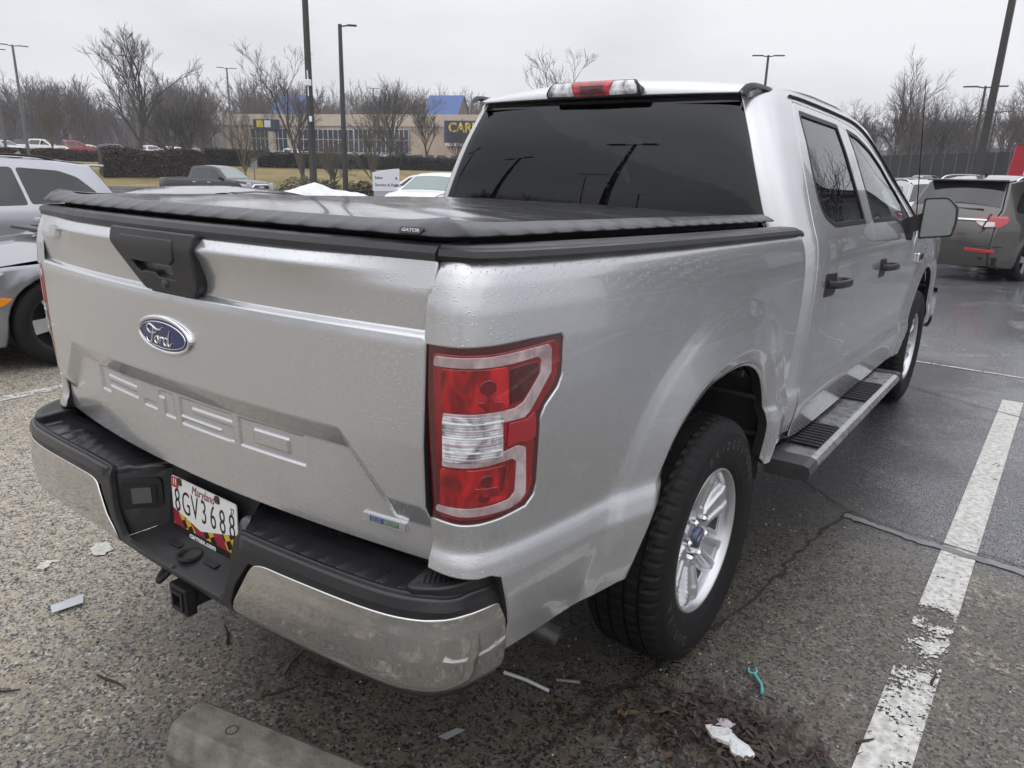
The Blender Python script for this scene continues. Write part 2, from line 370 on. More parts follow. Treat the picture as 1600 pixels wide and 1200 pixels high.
# ------------------------------------------------------------------ truck surfaces
BPATH = cr([(.760, -1.117), (.80, -1.119), (.84, -1.116), (.872, -1.104), (.897, -1.080), (.914, -1.042), (.927, -.99), (.938, -.92), (.948, -.84), (.958, -.74), (.968, -.6), (.978, -.38), (.984, -.1), (.984, .3), (.982, .75)], 24)
def _smooth_path(P, w):
    s = np.concatenate([[0], np.cumsum(np.hypot(*np.diff(P, axis=0).T))]); n = int(s[-1]/.002); t = np.linspace(0, s[-1], n); Q = np.stack([np.interp(t, s, P[:, i]) for i in (0, 1)], -1)
    k = np.hanning(w); k /= k.sum(); h = w//2; E = np.vstack([Q[0]+(Q[1]-Q[0])*np.arange(-h, 0)[:, None], Q, Q[-1]+(Q[-1]-Q[-2])*np.arange(1, h+1)[:, None]]); return np.stack([np.convolve(E[:, i], k, 'valid') for i in (0, 1)], -1)
BPATH = _smooth_path(BPATH, 61)
_d = np.diff(BPATH, axis=0); BU = np.concatenate([[0], np.cumsum(np.hypot(_d[:, 0], _d[:, 1]))])
_t = np.gradient(BPATH, BU, axis=0); _t /= np.linalg.norm(_t, axis=1)[:, None]; BN = np.stack([_t[:, 1], -_t[:, 0]], 1)
_i0 = int(np.argmax(BPATH[:, 0] > .85)); BU -= np.interp(.805, BPATH[:_i0, 0], BU[:_i0])
UY = lambda y: float(np.interp(y, BPATH[_i0:, 1], BU[_i0:]))
BZ = [.45, .52, .60, .68, .725, .768, .782, .80, .9, 1.0, 1.1, 1.2, 1.27, 1.31, 1.335, 1.36, 1.40]
BI = [.045, .032, .016, .005, .002, .011, .019, .0205, .013, .007, .003, .003, .009, .018, .028, .044, .07]
def arch_pts(sh=0.): return cr([(-.60, .39), (-.553, .54), (-.515, .625), (-.451, .745), (-.36, .875), (-.22, .958), (-.06, .987), (.1, .983), (.24, .933), (.335, .842), (.385, .745), (.402, .62), (.403, .39)], 6)+np.array([sh, 0])
ARCH = arch_pts()
ARCHF = arch_pts(3.683)+np.array([0, .045]); ARCHF[:, 1] += .02*(ARCHF[:, 0]-3.2)
def scl(zs, vs, win=13):
    """smooth interpolation of a profile table"""
    zz = np.linspace(zs[0], zs[-1], 400); vv = np.interp(zz, zs, vs); k = np.hanning(win); k /= k.sum()
    vp = np.convolve(np.pad(vv, win//2, mode='edge'), k, 'valid'); return lambda z: np.interp(z, zz, vp)
_fl = scl([-.02, 0, .010, .055, .066, .155, .172, .20, .24], [.006, .010, .021, .037, .0345, .0145, .009, .002, 0], 31)
def flare(y, z, poly, c, hi=1.0):
    return hi*_fl(pldist(np.stack([y, z], -1), poly))
bed_in = scl(BZ, BI, 9)
def bed(u, z, fl=True):
    u = np.asarray(u, float); z = np.asarray(z, float)
    x = np.interp(u, BU, BPATH[:, 0]); y = np.interp(u, BU, BPATH[:, 1]); nx = np.interp(u, BU, BN[:, 0]); ny = np.interp(u, BU, BN[:, 1])
    o = -bed_in(z)
    if fl: o = o+flare(y, z, ARCH, 0.)
    # soft sunk border round the lamp
    return np.stack([x+nx*o, y+ny*o, z], -1)
CZ = [.42, .50, .60, .68, .72, .74, .83, .98, 1.13, 1.23, 1.30, 1.335, 1.365, 1.53, 1.69, 1.80, 1.845, 1.875, 1.90]
CX = [.925, .945, .962, .975, .972, .964, .964, .974, .977, .973, .964, .953, .940, .872, .803, .748, .724, .704, .680]
_cx = scl(CZ, CX)
CPATH = cr([(-.02, .700), (.3, .703), (.6, .712), (.74, .7195), (.80, .7285), (.848, .755), (.888, .803), (.914, .868), (.929, .955), (.936, 1.08), (.938, 1.3), (.938, 1.8), (.938, 2.5), (.938, 3.2), (.938, 4.0), (.938, 4.75)], 24)
_cu = np.concatenate([[0], np.cumsum(np.hypot(*np.diff(CPATH, axis=0).T))]); _cu = _cu-np.interp(1.3, CPATH[180:, 1], _cu[180:])+1.3   # u = y along the side
CUX = lambda x: float(np.interp(x, CPATH[:120, 0], _cu[:120]))
def cab(u, z):
    u = np.asarray(u, float); z = np.asarray(z, float)
    px = np.interp(u, _cu, CPATH[:, 0]); py = np.interp(u, _cu, CPATH[:, 1])
    x = px*(_cx(z)/.938)
    sz = np.clip(z-1.37, -.3, .6); lean = np.where(sz < 0, .03*sz, .03*sz+.375*sz*sz)
    y = py+lean*(1-smooth(.85, 1.35, py))
    x = x-.05*smooth(2.0, 3.3, py)*smooth(1.30, 1.75, z)-.30*np.clip((py-4.15)/.6, 0, 1)**2.2
    x = x+flare(y, z, ARCHF, 3.683, .8)
    return np.stack([x, y, z], -1)
def zr(x):
    return np.interp(np.abs(x), [0, .585, .70, .9], [1.005, 1.0, .872, .870])
LET = [(-.455, -.22, .930, .948), (-.455, -.40, .878, .948), (-.40, -.22, .899, .914), (-.185, -.12, .890, .906), (-.078, -.03, .884, .948), (-.10, -.078, .930, .946),
       (.0, .215, .930, .948), (.0, .05, .905, .948), (.0, .215, .899, .916), (.165, .215, .880, .912), (.0, .2, .878, .893),
       (.24, .455, .929, .947), (.24, .455, .878, .895), (.24, .29, .884, .941), (.405, .455, .884, .941)]
def letters(x, z):
    d = np.full(np.shape(x), 1.)
    for a, b, c, e in LET:
        qx = np.abs(x-(a+b)/2)-(b-a)/2; qz = np.abs(z-(c+e)/2)-(e-c)/2; d = np.minimum(d, np.maximum(qx, qz))
    return smooth(.0025, -.0025, d)
def tg(x, z):
    x = np.asarray(x, float); z = np.asarray(z, float); ax = np.abs(x)
    base = -1.108-.067*(1-(x/.8)**2)
    a = 1-smooth(.42, .76, ax)
    p1 = np.interp(z, [.70, 1.0, 1.200, 1.2125, 1.2165, 1.2215, 1.226], [.0, .010, .0085, .006, .001, -.0095, -.009])
    up = np.interp(z, [1.226, 1.24, 1.27, 1.298, 1.318, 1.3235, 1.329, 1.352, 1.40], [-.009, -.0085, -.004, .005, .0145, .0165, .0145, -.006, -.04])
    fl = np.interp(z, [1.226, 1.30, 1.352, 1.40], [-.009, -.004, -.016, -.03])
    p = np.where(z < 1.226, p1, a*up+(1-a)*fl)-np.clip((zr(x)-z)/.050, 0, 1)*.023-letters(x, z)*.005
    return np.stack([x, base-p, z], -1)
# ------------------------------------------------------------------ truck root
truck = empty("pickup_truck", (0, 0, 0), 0, "silver crew cab pickup truck with a black tonneau cover, wet and parked in the foreground", "pickup truck")
LAMP = np.array([(-.016, 1.204), (.05, 1.205), (.109, 1.208), (.186, 1.213), (.272, 1.214), (.284, 1.204), (.287, 1.162), (.281, 1.125), (.269, 1.10), (.238, 1.068), (.227, 1.045), (.229, .98), (.231, .906), (.225, .876), (.204, .856), (.144, .847), (.09, .844), (.049, .843), (.009, .845), (-.013, .847)])
LU = lambda u: np.interp(u, [-.1, -.016, 0, .06, .1, .14, .2, .28], [-.1, -.014, .006, .072, .114, .159, .229, .317])
LAMP[:, 0] = LU(LAMP[:, 0])
UF = UY(.655)
def build_bed():
    ax = [UY(y) for y in ARCH[:, 0]]
    arch = [(u, z) for u, z in zip(ax, ARCH[:, 1]) if z > .555][::-1]
    rear = [(-.010, 1.352), (-.010, 1.205)]+[tuple(p) for p in LAMP[1:0:-1]][:0]
    out = [(-.010, 1.352), (-.012, 1.2045)]+[tuple(p) for p in LAMP[1:-1]]+[(-.012, .8465), (-.010, .745), (.038, .742), (.104, .738), (.134, .740), (.161, .730), (.188, .64), (.196, .60), (.192, .532), (.42, .545), (.56, .562)]
    out += arch[::-1]+[(UY(.43), .56), (UF, .575), (UF, 1.352)]
    T_ = np.gradient(ARCH, axis=0); T_ /= np.linalg.norm(T_, axis=1)[:, None]; A2 = ARCH[np.linspace(0, len(ARCH)-1, 9*len(ARCH)).astype(int)] if 0 else cr(ARCH, 3)
    T_ = np.gradient(A2, axis=0); T_ /= np.linalg.norm(T_, axis=1)[:, None]; N_ = np.stack([-T_[:, 1], T_[:, 0]], 1); ex = []
    for dd in np.arange(.006, .23, .008):
        q = A2+N_*dd; ex.append(np.stack([[UY(a) for a in q[:, 0]], q[:, 1]], -1))
    ex = np.vstack(ex); ex = ex[(ex[:, 1] > .56) & (ex[:, 0] > .2)]
    panel("bed_side", out, bed, [SILVER, DARK], truck, both=True, step=.012, eps=.006, extra=ex, edge=.004, depth=.03)
    # tail lamp: dark housing, red lens, then cells
    for mir in (False, True):
        base = link("tail_light", panel_mesh("tail_light", LAMP, off(lambda a, b: bed(a, b, False), -.004), .02, depth=.05, mir=mir, post=rake), REDD, truck)
        sub = lambda nm, o, h, m, r=.004, st=.02: link(nm, panel_mesh(nm, rounded([(float(LU(a)), b) for a, b in o], r, 3), off(lambda a, b: bed(a, b, False), h), st, depth=.004, edge=.0015, mir=mir, post=rake), m, base)
        inner = [(.0, 1.186), (.109, 1.188), (.186, 1.193), (.255, 1.199), (.264, 1.190), (.266, 1.16), (.261, 1.130), (.250, 1.108), (.222, 1.076), (.208, 1.052), (.211, .98), (.213, .908), (.208, .886), (.193, .872), (.144, .862), (.049, .858), (.004, .861)]
        sub("lens", inner, -.002, REDL, .006)
        sub("light_band", [(.005, 1.182), (.109, 1.184), (.165, 1.188), (.236, 1.193), (.244, 1.184), (.245, 1.137), (.223, 1.108), (.194, 1.066), (.182, 1.057), (.022, 1.055), (.021, 1.075), (.160, 1.078), (.180, 1.088), (.218, 1.138), (.219, 1.166), (.210, 1.174), (.131, 1.167), (.003, 1.165)], 0., CLEARP, .004)
        sub("light_band", [(.02, .995), (.14, .993), (.170, 1.000), (.190, .992), (.199, .890), (.186, .876), (.160, .868), (.049, .866), (-.003, .870), (0, .881), (.117, .883), (.160, .887), (.173, .900), (.172, .968), (.16, .977), (.106, .972), (.016, .969)], 0., CLEARP, .004)
        sub("reversing_lens", [(.021, 1.07), (.134, 1.07), (.138, .99), (.134, .985), (.019, .979)], .0015, CLEARL, .008, .008)
        sub("brake_cell", [(.018, 1.160), (.142, 1.162), (.146, 1.084), (.076, 1.081), (.018, 1.078)], -.0005, REDB, .006)
        sub("marker_cell", [(.149, 1.158), (.205, 1.163), (.212, 1.157), (.21, 1.137), (.176, 1.094), (.151, 1.088)], -.0005, REDD, .004)
        sub("brake_cell", [(.012, .962), (.148, .964), (.152, .893), (.078, .887), (.010, .886)], -.0005, REDB, .006)
        sub("reflector", [(.15, 1.050), (.19, 1.050), (.206, 1.062), (.211, 1.04), (.211, 1.01), (.19, 1.006), (.172, 1.010), (.148, 1.004)], .001, REDT, .004)
        for uu, zz in ((.105, 1.128), (.108, .94), (.105, .905)):
            th = np.linspace(0, 2*math.pi, 14, endpoint=False); k = 1. if zz > 1 else .8
            sub("bulb_shade", np.stack([uu+.015*k*np.cos(th), zz+.013*k*np.sin(th)], -1), .0004, mat("bulb_red", (.13, .005, .008), .14, 0, 1.), 0)
        for uu, zz in ((.085, 1.10), (.083, .925)):
            sub("reflector_bowl", [(uu, zz), (uu+.05, zz-.003), (uu+.055, zz-.02), (uu+.02, zz-.018)], .0008, REDL, .003)
        for k in range(6):
            z0 = .985+k*.0145; sub("lens_rib", [(.021, z0), (.135, z0+.001), (.135, z0+.0025), (.021, z0+.0015)], .0025, WHITE if k % 2 else CLEARP, 0)
    # rail caps on the bed sides
    m = MB(); ys = [-1.105, -1.09, -1.06, -1.0, -.9, -.8, -.6, -.3, 0, .3, .6, .70]
    sec = [(-.030, -.004), (-.006, .004), (.002, .012), (-.003, .023), (-.012, .0255), (-.016, .0285), (-.03, .031), (-.075, .031), (-.085, .022), (-.088, -.02)]
    G = []
    for y in ys:
        u = UY(y) if y > -1.1 else 0.0
        p = bed(np.array(u), np.array(1.345), False); n = np.array([np.interp(u, BU, BN[:, 0]), np.interp(u, BU, BN[:, 1]), 0])
        if y <= -1.0: n = n*.8+np.array([.2, 0, 0]); 
        row = []
        for a, h in sec: q = p+np.array([n[0]*(a+.012), n[1]*(a+.012)*(1 if a > -.03 else .3), h+.004]); row.append(q)
        if y >= .69: row = [q+np.array([-.02, .02, -.012]) for q in row]
        G.append(row)
    m.grid(rake(np.array(G)), sm=False); m.add(rake(np.array(G[0])), [list(range(len(sec)))[::-1]], sm=False); m.add(rake(np.array(G[-1])), [list(range(len(sec)))], sm=False)
    m.build("rail_cap", BLACKP, truck, fix=True); m.mirrored().build("rail_cap", BLACKP, truck, fix=True)
build_bed()
def build_tailgate():
    ys = np.arange(-.47, .47, .0034); zs = np.arange(.868, .958, .0030); ex = [np.stack(np.meshgrid(ys, zs), -1).reshape(-1, 2)]
    for z0, z1, st in ((1.203, 1.229, .0024), (1.304, 1.351, .004)):
        ex.append(np.stack(np.meshgrid(np.arange(-.79, .79, .008), np.arange(z0, z1, st)), -1).reshape(-1, 2))
    xx = np.arange(-.79, .79, .008)
    for k in np.arange(-.004, .058, .005): ex.append(np.stack([xx, zr(xx)-k], -1))
    out = [(-.801, 1.352), (-.793, 1.2), (-.786, 1.0), (-.786, .746), (.786, .746), (.786, 1.0), (.793, 1.2), (.801, 1.352)]
    t = link("tailgate", panel_mesh("tailgate", rounded(out, [.006]*8, 2), tg, .014, sgn=1, extra=np.vstack(ex), edge=.004, depth=.04, post=rake, eps=.0022), [SILVER, DARK], truck)
    # cap strip
    G = []
    for x in np.linspace(-.802, .802, 41):
        b = tg(np.array(x), np.array(1.352)); G.append([b+np.array(p) for p in ((0, .012, -.008), (0, -.006, .001), (0, -.005, .013), (0, .003, .025), (0, .014, .029), (0, .09, .030), (0, .10, -.02))])
    m = MB().grid(rake(np.array(G)), sm=False); m.add(rake(np.array(G[0])), [list(range(7))], sm=False); m.add(rake(np.array(G[-1])), [list(range(7))], sm=False)
    m.build("cap_strip", BLACKP, t, fix=True)
    # handle: trapezoid bezel with a pocket, flap and lock
    def hf(a, b): P = tg(np.asarray(a, float), np.full(np.shape(a), 1.30)); P[..., 1] = P[..., 1]-.019-np.interp(b, [1.21, 1.30, 1.325, 1.36], [-.012, .0, .002, -.008]); P[..., 2] = b; return P
    hout = rounded([(-.178, 1.3535), (.178, 1.3535), (.172, 1.31), (.176, 1.245), (.160, 1.222), (-.045, 1.222), (-.176, 1.325)], [.004, .004, .01, .012, .014, .012, .012], 4)
    hole = rounded([(-.10, 1.292), (.085, 1.292), (.105, 1.247), (.02, 1.247), (.01, 1.257), (-.035, 1.257), (-.05, 1.252), (-.075, 1.262)], .004, 2)
    bez = link("handle", panel_mesh("handle", hout, hf, .02, [hole], depth=.03, edge=.006, post=rake), BLACKP, t)
    link("handle_pocket", panel_mesh("handle_pocket", [(-.12, 1.30), (.12, 1.30), (.12, 1.24), (-.11, 1.24)], off(hf, -.026), .03, rim=False, post=rake), DARK, t)
    link("handle_flap", panel_mesh("handle_flap", rounded([(-.125, 1.338), (.105, 1.338), (.108, 1.30), (.09, 1.288), (-.108, 1.288)], .005, 3), off(hf, .004), .03, depth=.006, edge=.004, post=rake), BLACKP, t)
    P = hf(np.array(.05), np.array(1.238)); m = MB(); m.lathe([(0, .0), (0, .010), (-.004, .012), (-.02, .012)], 16, 'z'); me = m.mesh("lock")
    me.transform(frame(P+np.array([0, -.003, 0])-np.array([0, 0, RAKE*-.05]), (1, 0, 0), (0, 0, 1))); link("lock", me, mat("lock_grey", (.05, .05, .05), .3, .6), t)
    # oval emblem
    oc = tg(np.array(.012), np.array(1.113)); cen = np.array([.012, oc[1]-.001, oc[2]])
    M = frame(cen, (1, 0, 0), (0, 0, 1))     # local z = -y (outward)
    th = np.linspace(0, 2*math.pi, 64, endpoint=False)
    def ring(a0, b0, prof):
        G = [[((a0-d)*math.cos(q), (b0-d)*math.sin(q), h) for d, h in prof] for q in np.append(th, 0)]
        return MB().grid(G)
    r = ring(.1175, .047, [(-.0005, -.004), (0, .004), (.003, .007), (.007, .0075), (.010, .005)]); me = r.mesh("emblem"); me.transform(M); em = link("emblem", me, CHROME2, t)
    G = [[((.108*k)*math.cos(q), (.0375*k)*math.sin(q), .005+.004*(1-k*k)) for k in (1, .9, .75, .5, .25, .01)] for q in np.append(th, 0)]
    me = MB().grid(G, flip=False).mesh("emblem_field"); me.transform(M); link("emblem_field", me, BLUE, em)
    r = ring(.1015, .0325, [(0, .0062), (.0012, .0082), (.0024, .0068)]); me = r.mesh("emblem_line"); me.transform(M); link("emblem_line", me, CHROME2, em)
    s = MB(); K = .001
    def stroke(pts, w=.0026): s.tube([(x*K, y*K, .0085+.0008*math.cos(x/60)) for x, y in cr(pts, 6)], np.interp(np.linspace(0, 1, (len(pts)-1)*6+1), [0, .25, .8, 1], [.5, 1, 1, .5])*w, 6)
    stroke([(-48, 0), (-58, 6), (-60, 15), (-50, 22), (-36, 19), (-20, 13), (-2, 14), (6, 20)]); stroke([(-32, 18), (-36, 4), (-40, -10), (-46, -20), (-56, -23), (-65, -19), (-67, -12)]); stroke([(-50, 1), (-36, 2), (-24, 4), (-21, 10)], .0018)
    stroke([(-18, -4), (-26, -6), (-30, -14), (-26, -21), (-18, -20), (-13, -12), (-17, -4), (-8, -5)]); stroke([(-6, -5), (-2, -6), (-4, -14), (-8, -22)]); stroke([(-4, -12), (2, -5), (8, -5), (9, -9)])
    stroke([(28, -6), (18, -4), (11, -11), (12, -20), (20, -22), (28, -14), (34, 2), (40, 16)]); stroke([(33, -2), (29, -14), (31, -21), (37, -20), (44, -13)])
    me = s.mesh("emblem_script"); me.transform(M); link("emblem_script", me, CHROME2, em)
    # small oblong badge, blue then green
    bc = tg(np.array(.670), np.array(.805)); bt = tg(np.array(.70), np.array(.805))-tg(np.array(.64), np.array(.805)); bc[1] -= .002
    M = frame(bc, bt, (0, 0, 1)); m = MB().prism(rounded([(-.056, -.009), (.056, -.009), (.056, .009), (-.056, .009)], .002, 2), -.003, .004); me = m.mesh("badge"); me.transform(M); bd = link("badge", me, CHROME2, t)
    for x0, x1, c in ((-.034, .0, (.02, .05, .22)), (.0, .04, (.03, .16, .06))):
        m = MB().prism([(x0, -.006), (x1, -.006), (x1, .006), (x0, .006)], .004, .0046); me = m.mesh("badge_field"); me.transform(M); link("badge_field", me, mat("badge_tint_%d" % (x0 < -.01), c, .2, .3, 1), bd)
    link("badge_lettering", text_mesh("ECO", .0125, M@Matrix.Translation((-.017, 0, .0048)), .0004), CHROME2, bd); link("badge_lettering", text_mesh("BOOST", .0115, M@Matrix.Translation((.021, 0, .0048)), .0004), CHROME2, bd)
    return t
build_tailgate()
def build_tonneau():
    # vinyl sheet with sagging ripples and a puckered hem
    def hw(y): return .838-.012*smooth(-.9, -1.08, y)
    def top(x, y):
        k = np.array([x, y]); e = 1-abs(x)/hw(y); z = 1.4115-RAKE*(y+1.1)
        z += .0025*math.sin(y*7+x*2.)*min(1, e*6)+.0025*noise.noise((x*4, y*5, 1))+.0011*math.sin((y+x*.5)*41+2.5*math.sin(x*3))*min(1, e*5)+.017*(1-(x/.87)**2)*smooth(-1.16, -.75, y)*smooth(.68, .25, y)
        return z
    ys = np.concatenate([np.linspace(-1.085, .64, 110)]); G = []
    for y in ys:
        w = hw(y)-.045*0; G.append([(x, y+float(smooth(-.5, -1.085, y))*(.048-.045*(1-(x/.79)**2)), top(x, y)) for x in np.linspace(-w+.045, w-.045, 60)])
    t = MB().grid(G).build("tonneau_cover", vinyl_mat(), truck)
    # hem strip round three sides
    path = [(hw(y), y) for y in np.linspace(.66, -1.035, 160)]; c0 = path[-1]
    for a in np.linspace(0, math.pi/2, 10)[1:]: path.append((c0[0]-.05*(1-math.cos(a)), -1.035-.05*math.sin(a)))
    xs = np.linspace(c0[0]-.05, -c0[0]+.05, 190)[1:-1]; path += [(x, -1.085-.045*(1-(x/.79)**2)) for x in xs]
    k = len(path); path += [(-x, y) for x, y in path[:170][::-1]]
    P = np.array(path); T = np.gradient(P, axis=0); T /= np.linalg.norm(T, axis=1)[:, None]; Nn = np.stack([-T[:, 1], T[:, 0]], 1); Nn *= np.sign((Nn*P).sum(1))[:, None]
    s = np.concatenate([[0], np.cumsum(np.linalg.norm(np.diff(P, axis=0), axis=1))]); G = []
    rnd = random.Random(5); ph = np.cumsum([.9+.5*rnd.random() for _ in range(400)])
    for i in range(len(P)):
        q = np.interp(s[i], np.arange(400)*.02, ph); pk = max(0, math.sin(q*1.15))**1.4
        cs = math.exp(-((P[i, 1]+1.07)**2+(abs(P[i, 0])-.80)**2)/.006)   # folded corner
        n = Nn[i]; zt = 1.4135-RAKE*(P[i, 1]+1.1)+.010*cs; row = []
        for a, h, w in ((-.062, .0, 0), (-.046, .002, 0), (-.038, .001, .3), (-.016, -.008, 1), (.004, -.018, 1), (.004, -.021, .3), (-.03, -.022, 0)):
            row.append((P[i, 0]+n[0]*(a+.003*w*pk), P[i, 1]+n[1]*(a+.003*w*pk), zt+h+.002*w*pk-.010*cs*(1 if h < -.015 else 0)))
        G.append(row)
    MB().grid(G).build("hem", mat("grey_vinyl_hem", (.05, .05, .054), .34, bump=(300, .3, .001), var=(6, .3)), t, fix=True)
    # dark aluminium rail below the hem
    G = [[(p[0]-n[0]*a, p[1]-n[1]*a, z-RAKE*(p[1]+1.1)) for a, z in ((.06, 1.397), (.05, 1.394), (.05, 1.375), (.06, 1.368), (.1, 1.36))] for p, n in zip(P, Nn)]
    MB().grid(G).build("clamp_rail", DARK, t)
    P0 = np.array([.742, -1.0950, 1.4010]); M = frame(P0, (1, .10, .0), (0, .55, .83))
    m = MB().prism(rounded([(-.026, -.0065), (.022, -.0065), (.030, .0065), (-.026, .0065)], .003, 2), -.001, .0012); me = m.mesh("brand_tag"); me.transform(M); tg_ = link("brand_tag", me, BLACKI, t)
    link("brand_lettering", text_mesh("GATOR", .0095, M@Matrix.Translation((0, 0, .0016)), .0004, sx=1.25, bold=.0003), mat("grey_print", (.42, .42, .43), .5), tg_)
def vinyl_mat():
    m = mat("wet_black_vinyl", (.012, .012, .014), .2, spec=1., coat=1., coat_r=.16); nt = m.node_tree; b = nt.nodes["Principled BSDF"]; N = nt.nodes.new; L = nt.links.new
    tc = N("ShaderNodeTexCoord"); mp = N("ShaderNodeMapping"); mp.inputs['Scale'].default_value = (1.2, 3.5, 1); L(tc.outputs['Object'], mp.inputs[0])
    n = N("ShaderNodeTexNoise"); n.inputs['Scale'].default_value = 3.2; n.inputs['Detail'].default_value = 6; n.inputs['Roughness'].default_value = .62; L(mp.outputs[0], n.inputs['Vector'])
    r = N("ShaderNodeValToRGB"); r.color_ramp.elements[0].position = .46; b.inputs['Coat IOR'].default_value = 1.9; r.color_ramp.elements[0].color = (.05, .05, .05, 1); r.color_ramp.elements[1].position = .62; r.color_ramp.elements[1].color = (.28, .28, .28, 1)
    L(n.outputs[0], r.inputs[0]); L(r.outputs[0], b.inputs['Roughness'])
    n2 = N("ShaderNodeTexNoise"); n2.inputs['Scale'].default_value = 260; L(tc.outputs['Object'], n2.inputs['Vector'])
    mu = N("ShaderNodeMath"); mu.operation = 'MULTIPLY'; L(n2.outputs[0], mu.inputs[0]); L(r.outputs[0], mu.inputs[1])
    bp = N("ShaderNodeBump"); bp.inputs['Strength'].default_value = .12; bp.inputs['Distance'].default_value = .001; L(mu.outputs[0], bp.inputs['Height']); L(bp.outputs[0], b.inputs['Normal'])
    return m
build_tonneau()
def build_bumper():
    PB = cr([(-.02, -1.236), (.2, -1.234), (.4, -1.227), (.6, -1.210), (.72, -1.193), (.79, -1.172), (.84, -1.142), (.872, -1.10), (.890, -1.05), (.897, -1.015), (.900, -.995)], 16)
    def lf(V):
        V = np.array(V, float); k = smooth(.35, .9, V[:, 0]); V[:, 0] += .045*k; V[:, 1] -= .045*k; V[:, 2] += .012*k; return V
    bu = np.concatenate([[0], np.cumsum(np.hypot(*np.diff(PB, axis=0).T))]); bu -= np.interp(0, PB[:30, 0], bu[:30])
    t = np.gradient(PB, bu, axis=0); t /= np.linalg.norm(t, axis=1)[:, None]; bn = np.stack([t[:, 1], -t[:, 0]], 1)
    ub = lambda x: float(np.interp(x, PB[:, 0], bu))
    UE = bu[-1]
    prof = scl([.44, .47, .485, .50, .56, .62, .645, .66, .68, .695, .70], [.045, .022, .010, .003, -.003, 0., .004, .004, .006, .012, .02])
    def face(u, z, o=0.):
        u = np.asarray(u, float); z = np.asarray(z, float); d = -prof(z)+o
        x = np.interp(u, bu, PB[:, 0]); y = np.interp(u, bu, PB[:, 1]); return np.stack([x+np.interp(u, bu, bn[:, 0])*d, y+np.interp(u, bu, bn[:, 1])*d, z], -1)
    bp = empty("rear_bumper"); bp.parent = truck
    co = [(.365, .640), (.40, .648), (UE-.015, .652), (UE, .640), (UE, .50), (UE-.06, .478), (ub(.8), .474), (.31, .474), (.275, .485), (.285, .52), (.315, .56), (.345, .61)]
    a, b_ = panel("chrome_bar", rounded(co, [.02, .02, .01, .01, .02, .03, .02, .02, .02, .03, .03, .02], 4), lambda u, z: face(u, z, .003), CHROME, bp, both=True, step=.02, depth=.03, edge=.004, post=None, postm=lf)
    # black upper shell: face band
    up = [(.30, .70), (UE, .70), (UE, .642), (.345, .642), (.30, .58), (.268, .52), (.255, .468), (.30, .45), (.8, .45), (UE-.05, .46), (UE-.05, .44), (.0, .44), (-.005, .44), (-.005, .50), (.235, .50), (.27, .58)]
    panel("bumper_shell", up, face, BLACKP, bp, both=True, step=.025, depth=.012, edge=.004, post=None, postm=lf)
    # step pads on top
    def topf(x, y):
        x = np.asarray(x, float); y = np.asarray(y, float); z = np.full(np.shape(x), .698)
        ph = (x-.33)/.052; fr = np.abs(ph-np.round(ph))*.052
        yf = np.interp(x, PB[:, 0], PB[:, 1]); rib = smooth(.0048, .0026, fr)*smooth(.030, .036, y-yf)*smooth(-1.095, -1.103, y)*smooth(.26, .28, x)*smooth(.80, .785, x)
        z = z-.004*smooth(.24, .26, x)*smooth(-1.07, -1.09, y)*smooth(.018, .024, y-yf)+.0035*rib
        return np.stack([x, y, z], -1)
    fr = [(PB[i, 0]-bn[i, 0]*.016, PB[i, 1]-bn[i, 1]*.016) for i in range(0, len(PB), 4) if PB[i, 0] > .33]
    tp = [(.318, -1.214)]+fr+[(.888, -.99), (.80, -1.00), (.78, -1.04), (.60, -1.06), (.205, -1.085)]
    ex = np.stack(np.meshgrid(np.arange(.25, .82, .0022), np.arange(-1.22, -1.05, .009)), -1).reshape(-1, 2)
    panel("step_pad", tp, topf, BLACKW, bp, both=True, step=.02, depth=.02, edge=.008, extra=ex, post=None, postm=lf)
    # raised corner pads with fine diagonal ribs
    def knob(x, y):
        x = np.asarray(x, float); y = np.asarray(y, float); d = pldist(np.stack([x, y], -1), kb, True)
        g = (x*.85+y*.5); s_ = np.abs(((g/.0105) % 1)-.5)*2
        return np.stack([x, y, .727-.0022*smooth(.35, .6, s_)*smooth(.010, .016, d)-.012*smooth(-1.0, -1.16, y)], -1)
    kb = rounded([(.775, -1.155), (.84, -1.115), (.868, -1.06), (.882, -.995), (.80, -.985), (.765, -1.05)], [.02, .03, .03, .02, .02, .02], 4)
    ex = np.stack(np.meshgrid(np.arange(.76, .9, .003), np.arange(-1.16, -.96, .003)), -1).reshape(-1, 2)
    panel("corner_pad", kb, knob, BLACKP, bp, both=True, step=.008, depth=.03, edge=.006, extra=ex, post=None, postm=lf)
    # number plate recess: wall, cheeks, shelf, lip
    m = MB(); A = [(.318, -1.222, .692), (.205, -1.088, .702), (.20, -1.118, .530), (.268, -1.222, .497)]
    m.add(A, [(0, 1, 2, 3)], sm=False); m.mirror()
    sh = [[(x, -1.118-.001*0, .530) for x in (-.2, 0, .2)], [(x*1.1, -1.16, .518) for x in (-.2, 0, .2)], [(x*1.3, -1.222+.0*abs(x), .500) for x in (-.2, 0, .2)]]
    m.grid(sh, sm=False)
    m.grid([[(-.2, -1.118, .53), (0, -1.118, .53), (.2, -1.118, .53)], [(-.205, -1.088, .702), (0, -1.088, .702), (.205, -1.088, .702)], [(-.205, -1.05, .706), (0, -1.05, .706), (.205, -1.05, .706)]], sm=False)
    m.build("plate_recess", BLACKP, bp, fix=False)
    MB().box((0, -1.02, .60), (1.7, .12, .17)).build("bumper_beam", DARK, bp)
    # ball hole ring, raised letters panel on the shelf
    m = MB().lathe([(-.002, .034), (.005, .034), (.006, .03), (.002, .0255), (-.012, .024), (-.012, .0)], 28, 'z', (0, -1.176, .518)); m.build("ball_hole", DARK, bp)
